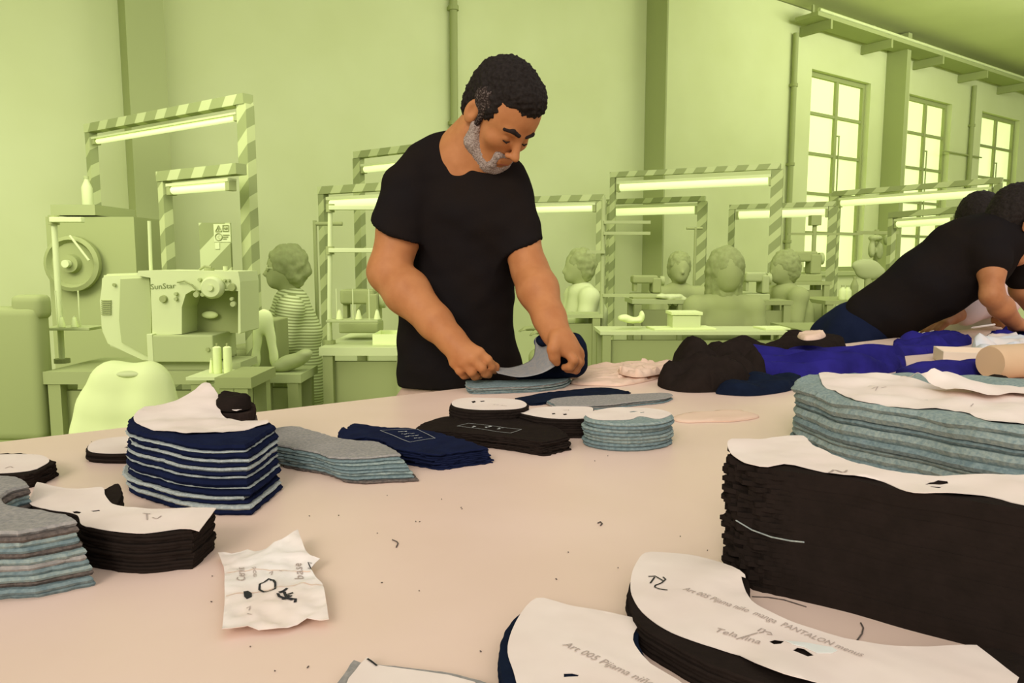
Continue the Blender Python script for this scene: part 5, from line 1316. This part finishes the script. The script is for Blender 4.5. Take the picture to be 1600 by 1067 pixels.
# right hand (left in the picture): back of the hand to us, fingers pinching the sheet
D = 1.585
kn = [A(748, 551, D - .012), A(738, 560, D - .020), A(724, 566, D - .018), A(711, 566, D - .006)]
body.cap(wR, A(722, 550, D), .028, .026, .02)
hand(body, A(712, 538, D + .004), kn,
     [[A(762, 562, D - .012), A(768, 573, D - .004), A(773, 579, D + .008)],
      [A(753, 575, D - .022), A(758, 584, D - .012), A(764, 586, D)],
      [A(737, 581, D - .02), A(742, 588, D - .008), A(749, 588, D + .004)],
      [A(719, 579, D - .012), A(725, 586, D), A(732, 586, D + .008)]],
     [A(722, 538, D + .012), A(745, 552, D + .03), A(762, 566, D + .024), A(775, 573, D + .012)])
# left hand (right in the picture): thumb in front, fingers curled behind
D2 = 1.575
body.cap(wL, A(880, 536, D2 + .005), .027, .028, .02)
kn = [A(884, 548, D2 - .014), A(896, 549, D2 - .006), A(903, 552, D2 + .010), A(904, 556, D2 + .026)]
hand(body, A(876, 528, D2), kn,
     [[A(897, 563, D2 - .024), A(891, 573, D2 - .018), A(882, 574, D2 - .008)],
      [A(903, 566, D2 - .008), A(897, 577, D2 - .002), A(886, 577, D2 + .006)],
      [A(906, 566, D2 + .012), A(900, 578, D2 + .014), A(890, 576, D2 + .018)],
      [A(904, 568, D2 + .03), A(897, 576, D2 + .03), A(889, 574, D2 + .03)]],
     [A(870, 528, D2 - .010), A(865, 546, D2 - .022), A(866, 558, D2 - .022), A(870, 566, D2 - .018)])
# vermilion etc. handled as children
body.build('body', .0034, SKIN, man)
# --- hair
hr = SDF()
hr.ell((0, -.018, .048), (.084, .102, .092), .02)
hr.ell((0, .028, .088), (.058, .062, .042), .02)
hr.ell((0, -.055, .0), (.072, .058, .075), .02)
for s_ in (-1, 1): hr.ell((s_ * .068, .012, .035), (.016, .034, .035), .01)
hr.ell((0, .106, .014), (.075, .045, .048), .012, op='s')             # forehead
hr.ell((-.09, .0, -.03), (.03, .034, .05), .008, op='s'); hr.ell((.09, .0, -.03), (.03, .034, .05), .008, op='s')
hr.xform(HM)
def fuzz(a, f): return lambda c: a * (rnd_noise(c.x * f, c.y * f, c.z * f) + .5 * rnd_noise(c.x * f * 2.3, c.y * f * 2.3, c.z * f * 2.3))
hr.build('hair', .003, HAIR, man, disp=fuzz(.0045, 120))
for s_ in (-1, 1):
    sb = SDF(); sb.cap((s_ * .0745, .016, .020), (s_ * .071, .014, -.022), .010, .007, .01); sb.ell((s_ * .0765, -.002, .040), (.013, .034, .030), .01)
    sb.xform(HM); sb.build('sideburn', .003, GREYHAIR, man, 'greying hair at the temple', disp=fuzz(.0015, 200))
# --- beard: skin pushed out 2 mm along jaw
bd = SDF()
for s_ in (-1, 1):
    bd.cap((s_ * .0665, .010, -.028), (s_ * .056, .020, -.068), .0135, .020, .012)
    bd.cap((s_ * .056, .020, -.068), (s_ * .024, .060, -.096), .021, .0215, .012)
bd.ell((0, .056, -.096), (.036, .034, .028), .012)
bd.cap((-.024, .083, -.050), (.024, .083, -.050), .0085, .0085, .006)      # moustache
bd.cap((-.026, .083, -.052), (-.022, .082, -.080), .008, .010, .008); bd.cap((.026, .083, -.052), (.022, .082, -.080), .008, .010, .008)
bd.cap((-.012, .094, -.063), (.012, .094, -.063), .0062, .0062, .003, op='s')
bd.xform(HM); bd.build('beard', .0026, BEARD, man, 'short grey beard', disp=fuzz(.0016, 220))
lp = SDF(); lp.cap((-.016, .0905, -.061), (.016, .0905, -.061), .0042, .0042, .004); lp.cap((-.012, .090, -.068), (.012, .090, -.068), .0052, .0052, .002); lp.xform(HM); lp.build('lips', .0016, LIP, man)
for s_ in (-1, 1):
    e = SDF(); e.cap((s_ * .048, .078, .020), (s_ * .032, .089, .026), .0045, .0060, .003); e.cap((s_ * .032, .089, .026), (s_ * .012, .0945, .020), .0060, .0055, .003); e.xform(HM); e.build('eyebrow', .0018, BROW, man, disp=fuzz(.0008, 300))
    e = SDF(); e.cap((s_ * .040, .0855, -.006), (s_ * .030, .0895, -.0085), .0016, .0018, .002); e.cap((s_ * .030, .0895, -.0085), (s_ * .020, .087, -.006), .0018, .0014, .002); e.xform(HM); e.build('eyelashes', .0011, BROW, man)
# --- t-shirt
t = SDF()
ax = Vector((.15, 1, 0)).normalized()
armR = (eR - sR).normalized(); armL = (eL - sL).normalized()
t.cap(at(668, 262, 1.79), sR, .050, .060, .04); t.cap(sR, at(627, 340, 1.735), .060, .062, .03); t.cap(at(627, 340, 1.735), at(615, 400, 1.71), .062, .063, .02)
t.cap(at(775, 282, 1.82), sL, .050, .058, .04); t.cap(sL, at(805, 350, 1.77), .058, .055, .03); t.cap(at(805, 350, 1.77), at(820, 410, 1.74), .055, .054, .02)
t.half(at(612, 359, 1.72), (-.40, .15, -.91)); t.half(at(822, 386, 1.74), (.45, -.1, -.88))
t.cap(at(706, 282, 1.82), at(722, 340, 1.82), .105, .140, .05, (ax, 1.25))
t.cap(at(760, 290, 1.83), at(735, 340, 1.82), .075, .135, .05, (ax, 1.25))
t.cap(at(722, 340, 1.82), at(712, 470, 1.83), .140, .134, .05, (ax, 1.25))
t.cap(at(712, 470, 1.83), at(713, 560, 1.83), .134, .136, .05, (ax, 1.2))
t.cap(at(713, 560, 1.83), at(712, 612, 1.83), .136, .142, .05, (ax, 1.2))
t.cap(at(703, 244, 1.82), at(668, 258, 1.80), .045, .050, .04); t.cap(at(760, 262, 1.83), at(780, 280, 1.82), .045, .050, .04)
t.cap(neck_b + Vector((-.01, .01, -.015)), neck_b + Vector((.02, .0, -.03)), .062, .066, .03)
t.cap(at(792, 556, 1.82), at(808, 592, 1.82), .02, .025, .04)
# neckline opening
t.cap(neck_b + Vector((.026, -.022, .042)), L((.0, .01, -.09)), .050, .062, .006, op='s')
def folds(c):
    n = rnd_noise(c.x * 9 + c.z * 5, c.y * 6, c.z * 14 + c.x * 6)
    return .008 * n + .003 * rnd_noise(c.x * 24, c.y * 14, c.z * 30)
tee = t.build('t_shirt', .005, SHIRT, man, 'black short-sleeved t-shirt', disp=folds, cuts=[(at(712, 598, 1.82), Vector((.03, 0, -1)))])
# --- trousers and shoes
tr_ = SDF()
tr_.cap(at(711, 596, 1.83), pel, .128, .135, .04, (ax, 1.15))
for sx in (-1, 1):
    hp = pel + Vector((sx * .082, 0, -.05)); kn_ = Vector((hp.x + sx * .01, hp.y + .01, .47)); an = Vector((kn_.x, kn_.y + .04, .09))
    tr_.cap(hp, kn_, .098, .075, .04); tr_.cap(kn_, an, .074, .062, .03)
tr_.build('trousers', .010, TROU, man, 'pale pinkish trousers', disp=lambda c: .004 * rnd_noise(c.x * 14, c.y * 10, c.z * 20))
for sx in (-1, 1):
    sh = SDF(); bx = pel.x + sx * .092; by = pel.y + .05
    sh.cap((bx, by + .03, .055), (bx, by - .15, .045), .047, .042, .02); sh.build('shoe', .008, BROW, man, cuts=[((0, 0, .004), (0, 0, -1))])
# --- wristband free; held sheet
hs = []
def ribbon(name, rows, m, label, cat, th=.001, parent=None):
    """rows: list of rows of world points -> sheet with thickness, subdivided"""
    nr, nc = len(rows), len(rows[0])
    def cr(p0, p1, p2, p3, t): return 0.5 * ((2 * p1) + (-p0 + p2) * t + (2 * p0 - 5 * p1 + 4 * p2 - p3) * t * t + (-p0 + 3 * p1 - 3 * p2 + p3) * t ** 3)
    def ref(line, n):
        out = []
        for i in range(len(line) - 1):
            p0 = line[max(i - 1, 0)]; p3 = line[min(i + 2, len(line) - 1)]
            for j in range(n): out.append(cr(p0, line[i], line[i + 1], p3, j / n))
        out.append(line[-1]); return out
    R = [ref(r, 6) for r in rows]; C = [ref([R[i][j] for i in range(nr)], 6) for j in range(len(R[0]))]
    nj, ni = len(C), len(C[0]); V = [C[j][i] for j in range(nj) for i in range(ni)]
    F = [(j * ni + i, j * ni + i + 1, (j + 1) * ni + i + 1, (j + 1) * ni + i) for j in range(nj - 1) for i in range(ni - 1)]
    me = bpy.data.meshes.new(name); me.from_pydata([tuple(v) for v in V], [], F); me.update()
    N = [v.normal.copy() for v in me.vertices]
    bpy.data.meshes.remove(me); n0 = len(V)
    V2 = [v + n * th / 2 for v, n in zip(V, N)] + [v - n * th / 2 for v, n in zip(V, N)]
    F2 = list(F) + [tuple(k + n0 for k in reversed(f)) for f in F]
    bd_ = [j * ni for j in range(nj)] ; 
    loop = [i for i in range(ni)] + [j * ni + ni - 1 for j in range(1, nj)] + [(nj - 1) * ni + i for i in range(ni - 2, -1, -1)] + [j * ni for j in range(nj - 2, 0, -1)]
    for a_, b_ in zip(loop, loop[1:] + loop[:1]): F2.append((b_, a_, a_ + n0, b_ + n0))
    me = bpy.data.meshes.new(name); me.from_pydata([tuple(v) for v in V2], [], F2); me.update()
    o = link(name, me, m, parent, smooth=True)
    if parent is None: recenter(o)
    if label: tag(o, label, cat)
    return o
SHEET = mat('held_grey_cloth', (166, 158, 152), .95, (150, 150, 150), 120, bump=.3, spec=.05)
ribbon('held_cloth_sheet', [
  [A(771, 573, 1.60), A(800, 574, 1.66), A(832, 560, 1.68), A(836, 528, 1.69)],
  [A(774, 579, 1.59), A(806, 584, 1.60), A(842, 570, 1.62), A(856, 530, 1.65)],
  [A(778, 583, 1.57), A(812, 589, 1.57), A(846, 583, 1.56), A(872, 569, 1.565)],
  ], SHEET, 'grey cloth sheet held between the standing man\'s two hands', 'cloth sheet')
# dark navy bundle behind the left hand
sd = SDF()
for (x, y, rx, rz, Yv) in ((884, 556, .022, .024, 1.68), (850, 532, .018, .014, 1.66), (896, 535, .022, .022, 1.66), (904, 552, .020, .028, 1.66), (902, 572, .022, .022, 1.66), (880, 580, .03, .014, 1.66), (850, 584, .035, .012, 1.655), (825, 588, .03, .008, 1.655)):
    sd.ell(at(x, y, Yv), (rx, .03, rz), .02)
o = sd.build('navy_cloth_bundle', .004, NAVYD, disp=lambda c: .002 * rnd_noise(c.x * 60, c.y * 60, c.z * 60)); recenter(o)
tag(o, 'dark navy cloth bundle behind the standing man\'s left hand', 'cloth')
sd = SDF()
for (x, y, r) in ((842, 534, .012), (850, 530, .012), (846, 545, .012)): sd.ell(at(x, y, 1.71), (r, .01, r), .01)
o = sd.build('blue_cloth_scrap', .003, ROYAL); recenter(o); tag(o, 'small royal blue cloth bit above the held grey sheet', 'cloth')

# ================================================================== LEANING WORKER (right)
YW = 2.62
lw_p = at(1320, 600, 2.75)
lw = empty('person', (lw_p.x, 2.75, 0), 'worker in black t-shirt and dark jeans leaning far over the table at the right', 'person')
SKIN2 = mat('skin_darker', (176, 118, 78), 0.55, (162, 104, 66), 22, bump=.08, bscale=260, spec=.2, sss=.05)  # slightly darker skin tone for the two workers at the right
b = SDF()
hcw = at(1594, 352, 2.55)
HW = head_mat(hcw, math.radians(-98), math.radians(-32), 0, 1.0)
hf = head_field(); hf.xform(HW); b.add(hf)
shN, shF = at(1548, 384, 2.50), at(1596, 388, 2.68)
hipw = at(1345, 500, 2.74); chest = at(1530, 398, 2.62); nkw = at(1568, 382, 2.58)
b.cap(HW @ Vector((0, -.03, -.05)), nkw, .05, .06, .03)
b.cap(nkw, chest, .06, .08, .05); b.cap(chest, hipw, .08, .06, .05)
eN, wN = at(1550, 462, 2.44), at(1562, 505, 2.50)
b.chain([shN, shN.lerp(eN, .5), eN], [.046, .040, .034], .02); eN2 = at(1586, 505, 2.52)
b.chain([eN, eN.lerp(eN2, .4), eN2], [.034, .036, .025], .02)
eF, wF = at(1598, 452, 2.70), at(1590, 500, 2.62)
b.chain([shF, eF], [.05, .04], .02); b.chain([at(1598, 452, 2.70), at(1625, 490, 2.72)], [.042, .034], .02)
def simple_hand(b, w, d, side, s=1.0, curl=.4):
    d = d.normalized(); up = Vector((0, 0, 1)); sd_ = d.cross(up).normalized() * side
    kn = [w + d * .075 * s + sd_ * .021 * (1.5 - i) * s for i in range(4)]
    fs = []
    for i, k_ in enumerate(kn):
        l = [.040, .045, .042, .033][i] * s
        a1 = k_ + d * l - up * l * curl; a2 = a1 + d * l * .6 - up * l * .6 * (curl + .4); fs.append([a1, a2])
    hand(b, w, kn, fs, [w + d * .01, w + d * .03 + sd_ * .035 - up * .008, w + d * .06 + sd_ * .05 - up * .018], rp=.012)
simple_hand(b, eN2, Vector((.8, .2, -.25)), -1); simple_hand(b, at(1625, 490, 2.72), Vector((.8, -.2, -.3)), 1)
pw = hipw + Vector((-.02, .03, -.05))
for q in (0, 1):
    hp = pw + Vector((-.02 + q * .0, -.07 + q * .16, -.03)); kn_ = Vector((hp.x - .10, hp.y + .06, .5)); an = Vector((kn_.x - .16, kn_.y + .08, .09))
    b.cap(hp, kn_, .085, .058, .04); b.cap(kn_, an, .054, .036, .03); b.cap(an, an + Vector((.13, -.02, -.05)), .035, .03, .02)
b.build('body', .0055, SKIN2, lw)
c = SDF()
c.cap(at(1550, 372, 2.60), at(1515, 400, 2.62), .09, .135, .05); c.cap(at(1515, 400, 2.62), at(1450, 446, 2.66), .135, .125, .05); c.cap(at(1450, 446, 2.66), at(1400, 478, 2.70), .125, .105, .05)
c.cap(at(1400, 478, 2.70), at(1364, 494, 2.73), .108, .104, .04)
c.cap(at(1540, 376, 2.54), shN.lerp(eN, .25), .075, .062, .03); c.cap(at(1550, 376, 2.55), at(1566, 378, 2.55), .080, .080, .03); c.cap(shN, shN.lerp(eN, .28), .062, .060, .02); c.cap(shF, shF.lerp(eF, .6), .085, .066, .03)
c.ell(at(1594, 362, 2.58), (.050, .050, .05), .01, op='s')
c.build('t_shirt', .007, SHIRT, lw, 'black t-shirt', disp=lambda c: .007 * rnd_noise(c.x * 7 + c.z * 6, c.y * 6, c.z * 9 - c.x * 5) + .002 * rnd_noise(c.x * 24, c.y * 14, c.z * 30))
c = SDF()
c.cap(at(1372, 498, 2.74), at(1338, 516, 2.77), .098, .115, .04)
for q in (0, 1):
    hp = pw + Vector((-.02, -.06 + q * .14, -.03)); kn_ = Vector((hp.x - .10, hp.y + .06, .5)); an = Vector((kn_.x - .16, kn_.y + .08, .09))
    c.cap(hp, kn_, .10, .076, .04); c.cap(kn_, an, .075, .06, .03)
c.build('jeans', .010, mat('dark_jeans', (26, 32, 54), .95, (20, 26, 46), 10, spec=.05, bump=.2), lw, 'dark blue jeans', disp=lambda c: .005 * rnd_noise(c.x * 14, c.y * 10, c.z * 20))
hr = SDF(); hr.ell((0, -.020, .046), (.086, .104, .092), .02); hr.ell((0, .028, .084), (.060, .062, .042), .02); hr.ell((0, -.055, .0), (.074, .060, .078), .02)
hr.ell((0, .105, .022), (.075, .045, .050), .012, op='s'); hr.ell((-.09, .0, -.03), (.03, .034, .05), .008, op='s'); hr.ell((.09, .0, -.03), (.03, .034, .05), .008, op='s')
hr.xform(HW); hr.build('hair', .005, HAIR, lw, disp=fuzz(.004, 90))
for q in (0, 1):
    kn_ = Vector((pw.x - .12, pw.y - .01 + q * .16, .5)); an = Vector((kn_.x - .16, kn_.y + .08, .09))
    sh = SDF(); sh.cap((an.x, an.y, .055), (an.x + .16, an.y - .03, .045), .047, .042, .02); sh.build('shoe', .008, BROW, lw, cuts=[((0, 0, .004), (0, 0, -1))])
# ---- third worker, almost hidden behind
YT = 3.05
tp = empty('person', (at(1520, 500, 3.25).x, 3.25, 0), 'worker in pale top mostly hidden behind the leaning one, hand on the blue cloth', 'person')
b = SDF(); hc3 = at(1528, 352, YT); H3 = head_mat(hc3, math.radians(170), math.radians(-50), 0, .95); hf = head_field(); hf.xform(H3); b.add(hf)
n3 = at(1530, 372, 3.18); c3 = at(1530, 420, 3.22); h3 = at(1530, 520, 3.38)
b.cap(H3 @ Vector((0, -.03, -.05)), n3, .05, .055, .03); b.cap(n3, c3, .06, .11, .05); b.cap(c3, h3, .11, .12, .05)
for q in (-1, 1):
    hp = h3 + Vector((q * .08, .02, -.06)); b.cap(hp, (hp.x, hp.y + .02, .48), .08, .055, .03); b.cap((hp.x, hp.y + .02, .48), (hp.x, hp.y + .05, .08), .055, .038, .03); b.cap((hp.x, hp.y + .05, .06), (hp.x, hp.y - .08, .045), .035, .03, .02)
s3 = at(1500, 405, 3.14); e3 = at(1535, 470, 2.98); w3 = at(1490, 496, 2.86)
b.cap(s3, e3, .046, .036, .02); b.cap(e3, w3, .036, .026, .02)
simple_hand(b, w3, Vector((-.9, -.3, -.25)), 1, 1.0, .5)
s3b = at(1556, 405, 3.20); e3b = at(1570, 470, 3.05); w3b = at(1560, 500, 2.95); b.cap(s3b, e3b, .046, .036, .02); b.cap(e3b, w3b, .036, .026, .02); simple_hand(b, w3b, Vector((.1, -.9, -.2)), -1)
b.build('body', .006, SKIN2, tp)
PT = mat('pale_pink_top', (222, 196, 190), .9, (206, 182, 180), 8, spec=.1, bump=.1)
c = SDF(); c.cap(n3 + Vector((0, .02, -.05)), c3, .09, .15, .05); c.cap(c3, h3, .145, .14, .05)
c.cap(s3, e3, .07, .07, .03); c.cap(e3, e3.lerp(w3, .55), .068, .062, .02); c.cap(s3b, e3b, .066, .06, .03)
c.build('top', .009, PT, tp, 'pale pink top', disp=lambda c: .006 * rnd_noise(c.x * 14, c.y * 10, c.z * 20))
c = SDF(); c.cap(h3 + Vector((0, .02, -.02)), h3 + Vector((0, .02, -.08)), .14, .13, .03)
for q in (-1, 1): c.cap(h3 + Vector((q * .08, .02, -.06)), (h3.x + q * .08, h3.y + .05, .12), .095, .06, .03)
c.build('trousers', .012, BROW, tp)
hr = SDF(); hr.ell((0, -.020, .046), (.088, .106, .094), .02); hr.ell((0, .028, .084), (.062, .064, .044), .02); hr.ell((0, -.055, .0), (.076, .062, .08), .02)
hr.ell((0, .105, .022), (.075, .045, .050), .012, op='s'); hr.xform(H3); hr.build('hair', .006, HAIR, tp, disp=fuzz(.004, 90))
p0 = at(1520, 512, 2.80); p1 = at(1554, 507, 2.84)
mb = MB(); mb.cone(p0, p1, .004); mb.cone(p0, p0 + (p0 - p1).normalized() * .012, .004, .0005); tag(mb.build('pencil', PAPERW), 'thin white pencil on the blue cloth by the leaning worker', 'pencil')
